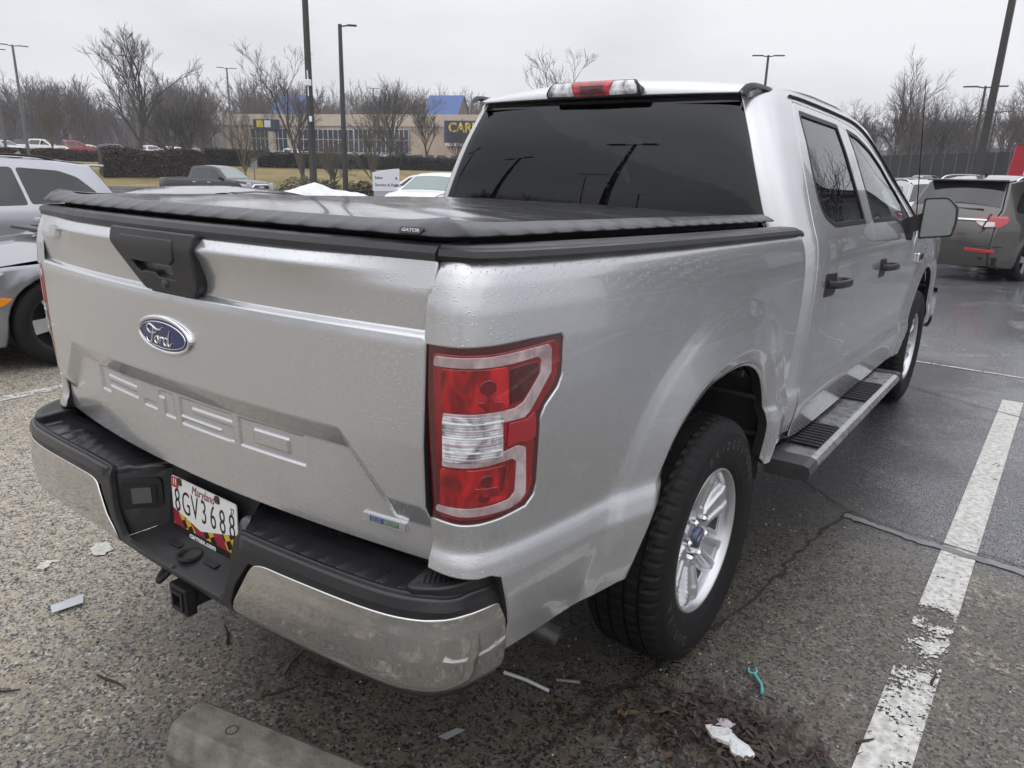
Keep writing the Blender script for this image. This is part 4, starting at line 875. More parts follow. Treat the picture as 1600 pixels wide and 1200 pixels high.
def build_under():
    for yc in (0., 3.683):
        for s in (1, -1):
            G = []
            for a in np.linspace(.02, math.pi-.32, 26):
                G.append([(s*x, yc+r*math.cos(a), .42+r*math.sin(a)*1.08) for x, r in ((.52, .50), (.75, .508), (.90, .508), (.94, .512))])
            m = MB().grid(G); 
            for a in np.linspace(.4, 2.7, 7): m.tube([(s*.6, yc+.495*math.cos(a), .42+.535*math.sin(a)), (s*.95, yc+.49*math.cos(a), .42+.53*math.sin(a))], .012, 6)
            m.build("wheel_liner", LINER, truck)
    m = MB(); m.box((0, -.1, 1.0), (1.5, 1.9, .3)); m.box((0, 1.8, .53), (1.0, 5.3, .10)); m.box((0, 1.85, .54), (1.84, 2.1, .10)); m.box((0, -.82, .64), (1.66, .42, .2)); m.box((0, 4.25, .62), (1.5, .3, .3)); m.box((0, 3.7, .9), (1.0, 1.0, .4))
    m.build("underbody", DARK, truck)
    m = MB(); m.tube([(-.75, 0, .40), (.75, 0, .40)], .045, 12); m.lathe([(-.12, .03), (-.10, .14), (.0, .17), (.1, .14), (.12, .03)], 20, 'x', (0, 0, .40)); m.build("rear_axle", DARK, truck)
    m = MB(); p = cr([(.45, .6, .40), (.60, .1, .62), (.60, -.45, .42), (.68, -.60, .33), (.785, -.588, .290)], 8); m.tube(p, .036, 18, caps=False); m.tube([p[-1], p[-3]], .032, 18, caps=False); m.build("exhaust_pipe", mat("sooty_steel", (.12, .115, .11), .45, .8, var=(20, .4)), truck)
    for s in (1, -1):
        m = MB(); m.add([(s*.90, .432, .33), (s*.97, .432, .33), (s*.99, .425, .62), (s*.80, .43, .62)], [(0, 1, 2, 3)], sm=False); 
        pass
build_under()
# ------------------------------------------------------------------ placing far things: along the sight line of a photo pixel at a metric distance, on the terrain
def azim(px, py=262):
    d = CF+(px-800)/1144.75*CR-(py-600)/1144.75*CU; return math.atan2(d[0], d[1])
def H(x, y):
    d = math.hypot(x-CAMP[0], y-CAMP[1]); a = math.degrees(math.atan2(x-CAMP[0], y-CAMP[1]))
    wl = float(smooth(5, -25, a))*(1 if abs(a) < 120 else 0); wf = float(smooth(150, 95, abs(a+30)))
    return -.5*float(smooth(9, 42, d))*(.25+.75*wl)*wf+wf*(2.0*float(smooth(71, 90, d))+.45*float(smooth(94, 106, d)))
def at(px, d):
    a = azim(px); x, y = CAMP[0]+d*math.sin(a), CAMP[1]+d*math.cos(a); return np.array([x, y, H(x, y)])
def heading(px, d, off_deg=0.):   # rotation about z that turns local +y along the sight line, plus an offset clockwise
    return -azim(px)-rad(off_deg)
# ------------------------------------------------------------------ ground
def asphalt_mat():
    m = mat("wet_asphalt", (.1, .1, .1), .6); nt = m.node_tree; b = nt.nodes["Principled BSDF"]; N = nt.nodes.new; L = nt.links.new
    tc = N("ShaderNodeTexCoord"); P = tc.outputs['Object']; se = N("ShaderNodeSeparateXYZ"); L(P, se.inputs[0])
    def noi(sc, det=4, ro=.55, dist=0.):
        n = N("ShaderNodeTexNoise"); n.inputs['Scale'].default_value = sc; n.inputs['Detail'].default_value = det; n.inputs['Roughness'].default_value = ro; n.inputs['Distortion'].default_value = dist; L(P, n.inputs['Vector']); return n.outputs[0]
    def M(op, a, c=None, d=None, cl=False):
        n = N("ShaderNodeMath"); n.operation = op; n.use_clamp = cl
        for i, q in enumerate((a, c, d)):
            if q is None: continue
            if hasattr(q, 'links'): L(q, n.inputs[i])
            else: n.inputs[i].default_value = q
        return n.outputs[0]
    def MR(v, a, c, d=0., e=1., sm=True):
        n = N("ShaderNodeMapRange"); n.interpolation_type = 'SMOOTHSTEP' if sm else 'LINEAR'
        for i, q in enumerate((a, c, d, e)): n.inputs[i+1].default_value = q
        L(v, n.inputs[0]); return n.outputs[0]
    def MIX(f, a, c):
        n = N("ShaderNodeMix"); n.data_type = 'RGBA'
        for k, q in ((0, f), ('A', a), ('B', c)):
            if hasattr(q, 'links'): L(q, n.inputs[k])
            else: n.inputs[k].default_value = (*q, 1) if isinstance(q, tuple) else q
        return n.outputs['Result']
    def vor(sc, out='Color', feat='F1'):
        v = N("ShaderNodeTexVoronoi"); v.feature = feat; v.inputs['Scale'].default_value = sc; L(P, v.inputs['Vector']); return v.outputs[out]
    X, Y = se.outputs['X'], se.outputs['Y']
    big = noi(.55, 5, .6); mid = noi(2.3, 5, .6); fine = noi(22, 4, .6); grit = noi(120, 3, .65); sp = noi(260, 2, .6)
    # worn, sandy old surface towards the wheel stops (small y), newer dark mat further in
    t = M('ADD', Y, M('MULTIPLY', M('SUBTRACT', mid, .5), 1.3)); t = M('ADD', t, M('MULTIPLY', M('SUBTRACT', big, .5), 2.2))
    sandy = MR(t, 1.75, .6); edge = MR(Y, 1.50, 1.38); sandy = M('MULTIPLY', M('MAXIMUM', sandy, 0), MR(Y, 2.6, 1.0))
    left = MR(X, -.1, -1.2)          # paler and drier to the left
    stone = vor(110); ss = N("ShaderNodeSeparateColor"); L(stone, ss.inputs[0]); st2 = vor(230); s2 = N("ShaderNodeSeparateColor"); L(st2, s2.inputs[0])
    cr1 = N("ShaderNodeValToRGB"); e = cr1.color_ramp.elements; e[0].position = 0.; e[0].color = (.025, .026, .032, 1); e[1].position = 1.; e[1].color = (.66, .63, .58, 1)
    for p, c in ((.28, (.055, .056, .065)), (.5, (.24, .215, .175)), (.8, (.38, .335, .265)), (.94, (.45, .42, .37))): q = e.new(p); q.color = (*c, 1)
    L(ss.outputs[0], cr1.inputs[0])
    cr2 = N("ShaderNodeValToRGB"); e = cr2.color_ramp.elements; e[0].position = 0.; e[0].color = (.03, .031, .036, 1); e[1].position = 1.; e[1].color = (.30, .30, .30, 1)
    for p, c in ((.40, (.08, .082, .092)), (.66, (.27, .27, .285)), (.90, (.52, .52, .53))): q = e.new(p); q.color = (*c, 1)  # pale stones of the dark mat, raised to paint in some sky sheen
    L(s2.outputs[1], cr2.inputs[0])
    mort = MR(M('ADD', grit, M('MULTIPLY', M('SUBTRACT', fine, .5), .6)), .45, .62)    # sand between the stones
    sand = MIX(mort, cr1.outputs[0], MIX(left, (.31, .255, .175), (.50, .435, .335)))
    dark_t = MIX(MR(sp, .42, .62), cr2.outputs[0], MIX(MR(noi(105, 2, .7), .47, .57), (.045, .047, .056), (.33, .328, .332)))
    col = MIX(sandy, dark_t, sand)
    blot = MR(M('ADD', mid, M('MULTIPLY', M('SUBTRACT', fine, .5), .5)), .30, .47)      # damp dark patches with ragged edges
    wetm = M('MULTIPLY', blot, MR(M('ADD', X, M('MULTIPLY', M('SUBTRACT', big, .5), 2.5)), -.8, .25, .2, 1.))
    wetm = M('MAXIMUM', wetm, M('MULTIPLY', M('SUBTRACT', 1., sandy), MR(big, .30, .60, .35, .85)))
    # damp strip along the parked truck, darkened further as its painted contact shadow
    jx = M('ADD', X, M('MULTIPLY', M('SUBTRACT', mid, .5), 1.0)); jy = M('ADD', Y, M('MULTIPLY', M('SUBTRACT', mid, .5), .7)); damp_shade = M('MULTIPLY', M('MULTIPLY', MR(jx, 1.75, 1.0), MR(jx, -.9, -.1)), M('MULTIPLY', MR(jy, -1.55, -.75), MR(Y, 5.6, 5.0)))
    wetm = M('MAXIMUM', wetm, damp_shade)
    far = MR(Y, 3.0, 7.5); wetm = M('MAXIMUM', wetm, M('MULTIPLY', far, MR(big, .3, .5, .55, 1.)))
    colw = MIX(M('MAXIMUM', M('MULTIPLY', damp_shade, M('SUBTRACT', 1.0, M('MULTIPLY', mort, .15))), M('MULTIPLY', wetm, MR(sandy, 0, 1, .30, .80, False))), col, MIX(.80, col, (.006, .006, .007)))
    rust = MR(noi(1.1, 4, .6, .4), .60, .74); colw = MIX(M('MULTIPLY', rust, M('MULTIPLY', sandy, .35)), colw, (.085, .055, .035))
    L(colw, b.inputs['Base Color'])
    film = MR(M('ADD', noi(.8, 4, .6, .5), M('MULTIPLY', far, .12)), .50, .60)      # standing film of water
    pud = M('MULTIPLY', film, M('MAXIMUM', far, M('MULTIPLY', MR(Y, 2.0, 3.4), .7)))
    ro = MR(wetm, 0, 1, .70, .16, False); ro = M('MULTIPLY', ro, MR(fine, .3, .7, .85, 1.15)); ro = M('MAXIMUM', M('SUBTRACT', ro, M('MULTIPLY', pud, .26)), .07); L(ro, b.inputs['Roughness'])
    b.inputs['Specular IOR Level'].default_value = .55
    h = M('ADD', M('MULTIPLY', ss.outputs[0], .5), M('MULTIPLY', grit, .9)); h = M('ADD', h, M('MULTIPLY', sp, .5))
    bp = N("ShaderNodeBump"); bp.inputs['Distance'].default_value = .004; L(M('MULTIPLY', MR(pud, 0, 1, 1., .10, False), MR(wetm, 0, 1, .95, .75, False)), bp.inputs['Strength']); L(h, bp.inputs['Height']); L(bp.outputs[0], b.inputs['Normal'])
    return m
def build_ground():
    rs = np.concatenate([[0, 1, 2, 3, 4.5, 6, 8, 10, 12, 15, 18, 22, 26, 30, 35, 40, 46, 52, 60, 66, 70], np.arange(72, 104, 2), [108, 115, 125, 140, 160, 200, 300, 500, 900]]); na = 120; m = MB()
    V = []; 
    for r_ in rs:
        for k in range(na): a = 2*math.pi*k/na; x, y = CAMP[0]+r_*math.sin(a), CAMP[1]+r_*math.cos(a); V.append((x, y, H(x, y)))
    F = [(i*na+k, (i+1)*na+k, (i+1)*na+(k+1) % na, i*na+(k+1) % na) for i in range(len(rs)-1) for k in range(na)]
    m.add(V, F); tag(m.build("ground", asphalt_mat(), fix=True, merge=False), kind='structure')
    # grassy bank beyond the access road, with a kerb along its foot
    def band(d0, d1, a0, a1, z, nm, mt, n=60, k=14, wob=0.):
        G = []
        for i in range(n+1):
            a = a0+(a1-a0)*i/n; row = []
            for j in range(k+1):
                d = d0+(d1-d0)*j/k+wob*noise.noise((a*14, j*.7, 3.)); x, y = CAMP[0]+d*math.sin(a), CAMP[1]+d*math.cos(a); row.append((x, y, H(x, y)+z))
            G.append(row)
        return MB().grid(G, flip=True).build(nm, mt)
    gm = mat("dormant_grass", (.20, .155, .062), .95, var=(.35, .35), bump=(6, .8, .08))
    tag(band(71, 100, azim(-250), azim(900), .012, "grass", gm), kind='stuff'); tag(band(97, 122, azim(1240), azim(1800), .012, "grass", mat("dead_grass", (.17, .125, .07), .95, var=(.3, .4), bump=(5, .8, .1))), kind='stuff')
    G = []
    for a in np.linspace(azim(-250), azim(900), 90):
        row = []
        for d, z in ((70.6, .0), (70.6, .14), (71.1, .14), (71.1, 0)): x, y = CAMP[0]+d*math.sin(a), CAMP[1]+d*math.cos(a); row.append((x, y, H(x, y)+z))
        G.append(row)
    tag(MB().grid(G, sm=False).build("kerb", mat("kerb_concrete", (.22, .21, .2), .8)), kind='structure')
    # wet access road sheet in front of the bank
    tag(band(44, 70.6, azim(-250), azim(900), .006, "road", mat("wet_road", (.075, .075, .08), .22, var=(.4, .3)), k=6), kind='structure')
def worn_paint(name, keep, col=(.62, .61, .58), gap=None):
    """thermoplastic line, flaking; the flaked parts are transparent"""
    m = bpy.data.materials.new(name); m.use_nodes = True; nt = m.node_tree; b = nt.nodes["Principled BSDF"]; N = nt.nodes.new; L = nt.links.new
    b.inputs['Roughness'].default_value = .45; tc = N("ShaderNodeTexCoord"); P = tc.outputs['Object']
    def noi(sc, det, ro=.6): n = N("ShaderNodeTexNoise"); n.inputs['Scale'].default_value = sc; n.inputs['Detail'].default_value = det; n.inputs['Roughness'].default_value = ro; L(P, n.inputs['Vector']); return n.outputs[0]
    def M(op, a, c=None):
        n = N("ShaderNodeMath"); n.operation = op
        for i, q in enumerate((a, c)):
            if q is None: continue
            if hasattr(q, 'links'): L(q, n.inputs[i])
            else: n.inputs[i].default_value = q
        return n.outputs[0]
    a = M('ADD', M('MULTIPLY', noi(9, 5, .65), .62), M('MULTIPLY', noi(90, 2, .6), .38))
    thr = keep
    if gap:
        se = N("ShaderNodeSeparateXYZ"); L(P, se.inputs[0]); mr = N("ShaderNodeFloatCurve") if 0 else N("ShaderNodeValToRGB"); sc = N("ShaderNodeMapRange"); sc.inputs[1].default_value = -2; sc.inputs[2].default_value = 5; L(se.outputs['Y'], sc.inputs[0]); L(sc.outputs[0], mr.inputs[0])
        e = mr.color_ramp.elements; e[0].position = 0; e[0].color = (keep,)*3+(1,); e[1].position = 1; e[1].color = (keep,)*3+(1,)
        for y, k in gap: q = e.new((y+2)/7); q.color = (k, k, k, 1)
        thr = mr.outputs[0]
    mr = N("ShaderNodeMapRange"); L(M('SUBTRACT', a, thr), mr.inputs[0]); mr.inputs[1].default_value = -.006; mr.inputs[2].default_value = .006; L(mr.outputs[0], b.inputs['Alpha'])
    rp = N("ShaderNodeValToRGB"); rp.color_ramp.elements[0].position = .35; rp.color_ramp.elements[0].color = (col[0]*.55, col[1]*.54, col[2]*.52, 1); rp.color_ramp.elements[1].position = .6; rp.color_ramp.elements[1].color = (*col, 1); L(noi(38, 4, .65), rp.inputs[0]); L(rp.outputs[0], b.inputs['Base Color'])
    bp = N("ShaderNodeBump"); bp.inputs['Strength'].default_value = .5; bp.inputs['Distance'].default_value = .003; L(noi(170, 2), bp.inputs['Height']); L(bp.outputs[0], b.inputs['Normal'])
    return m
def strip(pts, w, z=.004):
    P = np.array(pts, float); T = np.gradient(P, axis=0); T /= np.linalg.norm(T, axis=1)[:, None]; Nn = np.stack([-T[:, 1], T[:, 0]], 1); w = np.full(len(P), w) if np.isscalar(w) else np.array(w)
    return [[(p[0]+n[0]*q, p[1]+n[1]*q, H(p[0]+n[0]*q, p[1]+n[1]*q)+z) for q in (-ww/2, 0, ww/2)] for p, n, ww in zip(P, Nn, w)]
def build_marks():
    g = [(-.05, .40), (.10, .45), (.22, .50), (.40, .53), (.62, .535), (.78, .52), (.84, .42), (1.2, .36), (1.35, .40), (3.9, .34)]
    P = worn_paint("worn_white_line", .36, gap=g)
    tag(MB().grid(strip([(1.567+.012*y, y) for y in np.linspace(-1.6, 4.20, 40)], .128), flip=True).build("parking_line", P), kind='structure')
    P2 = worn_paint("flaking_white_line", .47)
    tag(MB().grid(strip([(-3.69, y) for y in np.linspace(-1.5, 4.2, 20)], .11), flip=True).build("parking_line", P2), kind='structure')
    P3 = worn_paint("nearly_gone_line", .585, (.55, .54, .50))
    tag(MB().grid(strip([(-1.20, y) for y in np.linspace(-1.7, 4.2, 30)], .13), flip=True).build("parking_line", P3), kind='structure')
    for x in (4.3, 7.0, 9.7, -6.35, -9.0): tag(MB().grid(strip([(x, y) for y in np.linspace(-1.5, 4.2, 12)], .11), flip=True).build("parking_line", P2), kind='structure')
    for x in (-1.2, 1.55, 4.3): tag(MB().grid(strip([(x, y) for y in np.linspace(12.0, 17.0, 12)], .11), flip=True).build("parking_line", P2), kind='structure')
    tag(MB().grid(strip([(.3, 5.22), (.85, 5.10), (1.7, 5.06), (2.6, 5.1), (4, 5.0)], .035), flip=True).build("parking_line", P2), kind='structure')
    cm = mat("crack_black", (.014, .013, .012), .7); sm_ = mat("sealed_seam", (.17, .17, .175), .4, var=(14, .3))
    rnd = random.Random(3)
    def crack(pts, w0, w1, m_=cm, z=.008, jit=.012):
        q = cr(pts, 9); q = q+np.array([[rnd.uniform(-jit, jit), rnd.uniform(-jit, jit)] for _ in q]); tag(MB().grid(strip(q, [rnd.uniform(w0, w1) for _ in q], z), flip=True).build("crack", m_), kind='structure')
    crack([(.6, 4.35), (1.05, 4.08), (1.4, 3.9), (1.72, 3.75), (2.4, 3.55), (3.6, 3.3)], .006, .013)
    crack([(1.12, 1.46), (1.3, 1.40), (1.52, 1.375), (1.82, 1.345), (2.3, 1.28), (3.2, 1.2)], .005, .010)
    crack([(1.10, 1.40), (1.3, 1.355), (1.52, 1.325), (1.82, 1.30), (2.3, 1.23), (3.2, 1.15)], (.03), .055, sm_, .006, .006)
    crack([(.60, 2.0), (.87, 1.66), (1.0, 1.54), (1.12, 1.46)], .004, .012)
    crack([(1.12, 1.45), (1.06, 1.1), (1.04, .8), (1.03, .55), (.95, .1), (.90, -.2), (.85, -.45), (.81, -.75), (.74, -1.2)], .003, .013, jit=.016)
    crack([(-.3, -.62), (-.1, -.75), (.05, -.72), (.12, -.85)], .006, .012)
    for pts in ([(-1.14, -.91), (-1.18, -.87), (-1.235, -.86), (-1.245, -.90), (-1.21, -.945), (-1.165, -.94)], [(-1.20, -1.11), (-1.23, -1.075), (-1.215, -1.05), (-1.25, -1.06), (-1.265, -1.10), (-1.22, -1.125)]):
        tag(MB().add([(x, y, .006) for x, y in cr(pts, 4, True)+np.array([[rnd.uniform(-.008, .008), rnd.uniform(-.008, .008)] for _ in range(24)])], [range(24)], sm=False).build("paint_patch", mat("chalky_paint", (.50, .48, .43), .7, var=(60, .25))), kind='structure')
build_ground(); build_marks()
# ------------------------------------------------------------------ wheel stop and litter
def build_litter():
    conc = mat("weathered_concrete", (.145, .135, .115), .8, var=(22, .35), bump=(130, .7, .004))
    a = rad(12.2); ex, ey = np.array([math.cos(a), math.sin(a), 0]), np.array([-math.sin(a), math.cos(a), 0]); o = np.array([.045, -1.262, 0])
    sec = [(-.085, 0), (-.083, .045), (-.060, .095), (-.045, .112), (.045, .112), (.060, .10), (.083, .045), (.085, 0)]; G = []
    for t, sc in ((0, .78), (.012, .90), (.035, 1.0), (.3, 1.0), (.9, 1), (1.5, 1), (1.765, 1), (1.79, .9), (1.8, .78)):
        G.append([o+ex*t+ey*(y*(sc if z > .02 else 1))+np.array([0, 0, z*(1 if sc == 1 else (.55+.45*sc if t < .9 else .8))+.003*noise.noise((t*7, y*30, z*9))]) for y, z in sec])
    m = MB().grid(G, sm=False, flip=True); m.add(G[0], [range(8)], sm=False); m.add(G[-1], [range(8)], sm=False)
    ws = m.build("wheel_stop", conc, fix=True); tag(ws, "weathered concrete wheel stop on the tarmac behind the truck's bumper", "wheel stop")
    for t in (.17, 1.6): p = o+ex*t+np.array([0, 0, .1125]); MB().lathe([(.0, .017), (.001, .0145), (-.03, .012), (-.03, 0)], 16, 'z', tuple(p)).build("pin_hole", mat("pin_hole_dark", (.02, .018, .015), .9), ws)
    def flat(name, pts, m_, label, cat, z=.01, th=.001, curl=.0, group=None):
        q = np.array(pts, float); c = q.mean(0); V = [(x, y, z+curl*abs(noise.noise((x*40, y*40, 1)))) for x, y in q]; mm = MB(); n = len(V)
        mm.add(V+[(c[0], c[1], z+curl)]+[(x, y, zz-th) for x, y, zz in V], [(i, (i+1) % n, n) for i in range(n)]+[(i, n+1+i, n+1+(i+1) % n, (i+1) % n) for i in range(n)], sm=False)
        return tag(mm.build(name, m_), label, cat, group)
    W = mat("dirty_white_plastic", (.55, .55, .54), .4)
    tag(MB().tube([(.545, -.505, .012), (.62, -.49, .011), (.70, -.487, .010)], .0055, 8).build("straw", W), "white drinking straw on the tarmac behind the rear wheel", "straw")
    tag(MB().tube([(.69, -.43, .010), (.755, -.395, .010)], .005, 8).build("straw", mat("grey_plastic", (.18, .17, .18), .5)), "short grey piece of straw beside the longer white straw", "straw")
    fp = MB(); fp.tube(cr([(1.215, -.095, .012), (1.20, -.06, .012), (1.175, -.03, .012), (1.165, -.020, .012)], 5), [.0055]*16, 8); fp.tube(cr([(1.165, -.02, .012), (1.150, -.022, .012), (1.142, -.005, .012)], 5), .0035, 6); fp.tube(cr([(1.165, -.02, .012), (1.168, -.004, .012), (1.160, .010, .012)], 5), .0035, 6)
    tag(fp.build("floss_pick", mat("teal_plastic", (.10, .38, .40), .35)), "teal plastic floss pick on the tarmac near the rear wheel", "floss pick")
    flat("paper_scrap", [(1.135, -.345), (1.16, -.315), (1.20, -.318), (1.225, -.335), (1.26, -.345), (1.285, -.37), (1.27, -.40), (1.23, -.395), (1.215, -.375), (1.17, -.385)], mat("white_paper", (.66, .66, .66), .8, bump=(60, 1., .01)), "crumpled white paper scrap on the wet leaf litter", "paper scrap", .022, .012, .02)
    flat("wrapper", [(1.150, -.295), (1.175, -.275), (1.205, -.285), (1.20, -.31), (1.165, -.315)], mat("pinkish_paper", (.42, .38, .40), .7), "small pinkish wrapper beside the white paper scrap", "wrapper", .02, .008, .01)
    flat("wrapper", [(.905, -.428), (.935, -.418), (.943, -.432), (.912, -.442)], mat("orange_paper", (.45, .17, .03), .6), "tiny orange wrapper among the brown leaves", "wrapper")
    flat("plastic_strip", [(.563, -.83), (.583, -.775), (.606, -.765), (.590, -.825)], mat("clear_tape", (.25, .26, .26), .2), "clear plastic strip on the tarmac right of the wheel stop", "plastic strip")
    flat("plastic_strip", [(-.91, -1.21), (-.86, -1.225), (-.845, -1.13), (-.90, -1.105)], mat("foil_white", (.46, .48, .50), .3), "shiny white plastic strip on the pale ground left of the truck", "plastic strip", .012, .001, .006)
    flat("bottle_cap", [(.455+.014*math.cos(t), -.30+.014*math.sin(t)) for t in np.linspace(0, 6.28, 10)[:-1]], W, "white bottle cap in the shade by the exhaust pipe", "bottle cap", .014, .012)
    # twigs
    rnd = random.Random(11); tw = mat("twig_brown", (.035, .022, .014), .8)
    for (x, y), L_, an in (((.045, -1.03), .11, 55), ((-.42, -1.28), .13, 20), ((-.62, -1.52), .12, 40), ((.02, -.93), .16, 115), ((1.37, -.30), .10, 70), ((1.25, -.28), .14, 160), ((.60, -.38), .10, 30), ((-.25, -.95), .12, 150), ((1.62, .28), .07, 80), ((1.49, -.13), .06, 45)):
        p = [np.array([x, y, .007])]; an = rad(an)
        for k in range(3): an += rnd.uniform(-.25, .25); p.append(p[-1]+np.array([math.cos(an)*L_/3, math.sin(an)*L_/3, rnd.uniform(-.001, .002)]))
        tag(MB().tube(p, [.004, .0045, .0035, .002], 6).build("twig", tw), "thin broken brown twig lying loose on the tarmac", "twig", "twigs on the tarmac")
    # leaf litter, a drift by the line
    V, F, MI = [], [], []; rnd = random.Random(4)
    for i in range(1500):
        if i < 1150:
            t = rnd.gauss(.5, .30); s = rnd.gauss(0, .095); x, y = .92+.55*t+s*.3, -.40-.02*t+.11*math.sin(t*3)+s-.03*t
        else: x, y = rnd.uniform(.3, 1.6), rnd.uniform(-1.1, .1)
        if i > 1400: x, y = rnd.uniform(-1.2, .4), rnd.uniform(-1.8, -.6)
        L_ = rnd.uniform(.007, .026)*(1 if i < 1150 else .6); w = L_*rnd.uniform(.08, .42); a = rnd.uniform(0, 6.28); ca, sa = math.cos(a), math.sin(a); z0 = .007+rnd.random()*(.022 if i < 1150 else .006); tl = rnd.uniform(-.25, .25)
        k = len(V)
        for u, v_, h in ((-1, 0, 0), (-.3, -1, .2), (.4, -.8, .2), (1, 0, -.1), (.4, .8, .25), (-.3, 1, .2)): V.append((x+ca*u*L_-sa*v_*w, y+sa*u*L_+ca*v_*w, max(.006, z0+h*w+u*L_*tl)))
        F.append(tuple(range(k, k+6))); MI.append(rnd.choice((0, 0, 1, 1, 2, 3)))
    m = MB(); m.v = V; m.f = F; m.mi = MI; m.sm = [False]*len(F)
    tag(m.build("leaf_litter", [mat("leaf_dark", (.018, .012, .010), .5), mat("leaf_brown", (.030, .018, .013), .5), mat("leaf_red", (.042, .018, .013), .5), mat("leaf_tan", (.075, .050, .032), .6)]), kind='stuff')
    # loose grit
    m = MB(); rnd = random.Random(9)
    for i in range(2600):
        x, y = rnd.uniform(-1.9, 1.9), rnd.uniform(-1.75, 1.6); r_ = rnd.uniform(.002, .0055)*(1.4 if rnd.random() < .06 else 1); a = rnd.uniform(0, 6.28)
        q = [(x+r_*math.cos(a+t)*rnd.uniform(.7, 1.2), y+r_*math.sin(a+t)*rnd.uniform(.7, 1.2), .003) for t in (0, 2.1, 4.2)]+[(x, y, .003+r_*1.1)]
        m.add(q, [(0, 1, 3), (1, 2, 3), (2, 0, 3)], rnd.choice((0, 0, 1, 2)), False)
    tag(m.build("gravel", [mat("grit_grey", (.16, .155, .15), .7), mat("grit_black", (.015, .015, .017), .5), mat("grit_pale", (.42, .39, .34), .7)]), kind='stuff')
build_litter()
# ------------------------------------------------------------------ other vehicles
CARGLASS = mat("dark_car_glass", (.012, .014, .016), .04, spec=.8)
LIGHTGLASS = mat("pale_windscreen_glass", (.16, .21, .20), .05, spec=.9)
TRIM = mat("black_trim", (.015, .015, .016), .4)
HEADL = mat("headlamp", (.55, .57, .6), .12, .5, 1.)
TAILR = mat("tail_lamp_red", (.42, .012, .02), .15, 0, 1.)
PAINTS = {}
def cpaint(nm, c, metal=.6): return paint("car_paint_"+nm, c, metal, .3, 1.)
PROF = {
 'suv': dict(W=1.90, top=[(2.34, .27), (2.40, .50), (2.37, .74), (2.24, .95), (1.85, 1.05), (1.22, 1.12), (.40, 1.585), (.10, 1.655), (-.60, 1.68), (-1.35, 1.655), (-1.86, 1.59), (-2.12, 1.16), (-2.24, 1.06), (-2.31, .80), (-2.33, .52), (-2.26, .30)],
   gl={5: 'f', 10: 'r'}, belt=1.05, wb=(1.42, -1.38), rw=.36, bot=.22,
   win=[[(1.02, 1.10), (.36, 1.52), (-.04, 1.575), (-.07, 1.06)], [(-.10, 1.06), (-.07, 1.58), (-.92, 1.575), (-.99, 1.075)], [(-1.02, 1.08), (-.95, 1.572), (-1.45, 1.535), (-1.66, 1.45), (-1.90, 1.20), (-1.86, 1.13)]]),
 'sedan': dict(W=1.84, top=[(2.30, .22), (2.37, .42), (2.32, .62), (2.14, .76), (1.75, .84), (.98, .93), (.18, 1.33), (-.10, 1.395), (-.50, 1.415), (-.95, 1.385), (-1.25, 1.32), (-1.92, 1.03), (-2.22, .99), (-2.32, .80), (-2.35, .48), (-2.28, .25)],
   gl={5: 'f', 10: 'r'}, belt=.93, wb=(1.40, -1.36), rw=.335, bot=.18,
   win=[[(.86, .96), (.20, 1.27), (-.12, 1.325), (-.20, .95)], [(-.26, .95), (-.18, 1.33), (-.80, 1.31), (-1.05, 1.25), (-1.45, 1.05), (-1.38, .98)]]),
 'pickup': dict(W=2.02, top=[(2.80, .42), (2.88, .62), (2.86, 1.05), (2.70, 1.20), (2.2, 1.26), (1.62, 1.30), (.92, 1.84), (.60, 1.92), (-.10, 1.95), (-.55, 1.93), (-.72, 1.87), (-.84, 1.33), (-.88, 1.30), (-2.80, 1.30), (-2.90, 1.22), (-2.92, .62), (-2.86, .50)],
   gl={5: 'f', 10: 'r'}, belt=1.28, wb=(1.86, -1.82), rw=.41, bot=.36,
   win=[[(1.42, 1.34), (.86, 1.77), (.52, 1.83), (.45, 1.32)], [(.38, 1.32), (.45, 1.835), (-.50, 1.84), (-.68, 1.72), (-.66, 1.42), (-.58, 1.33)]]),
}
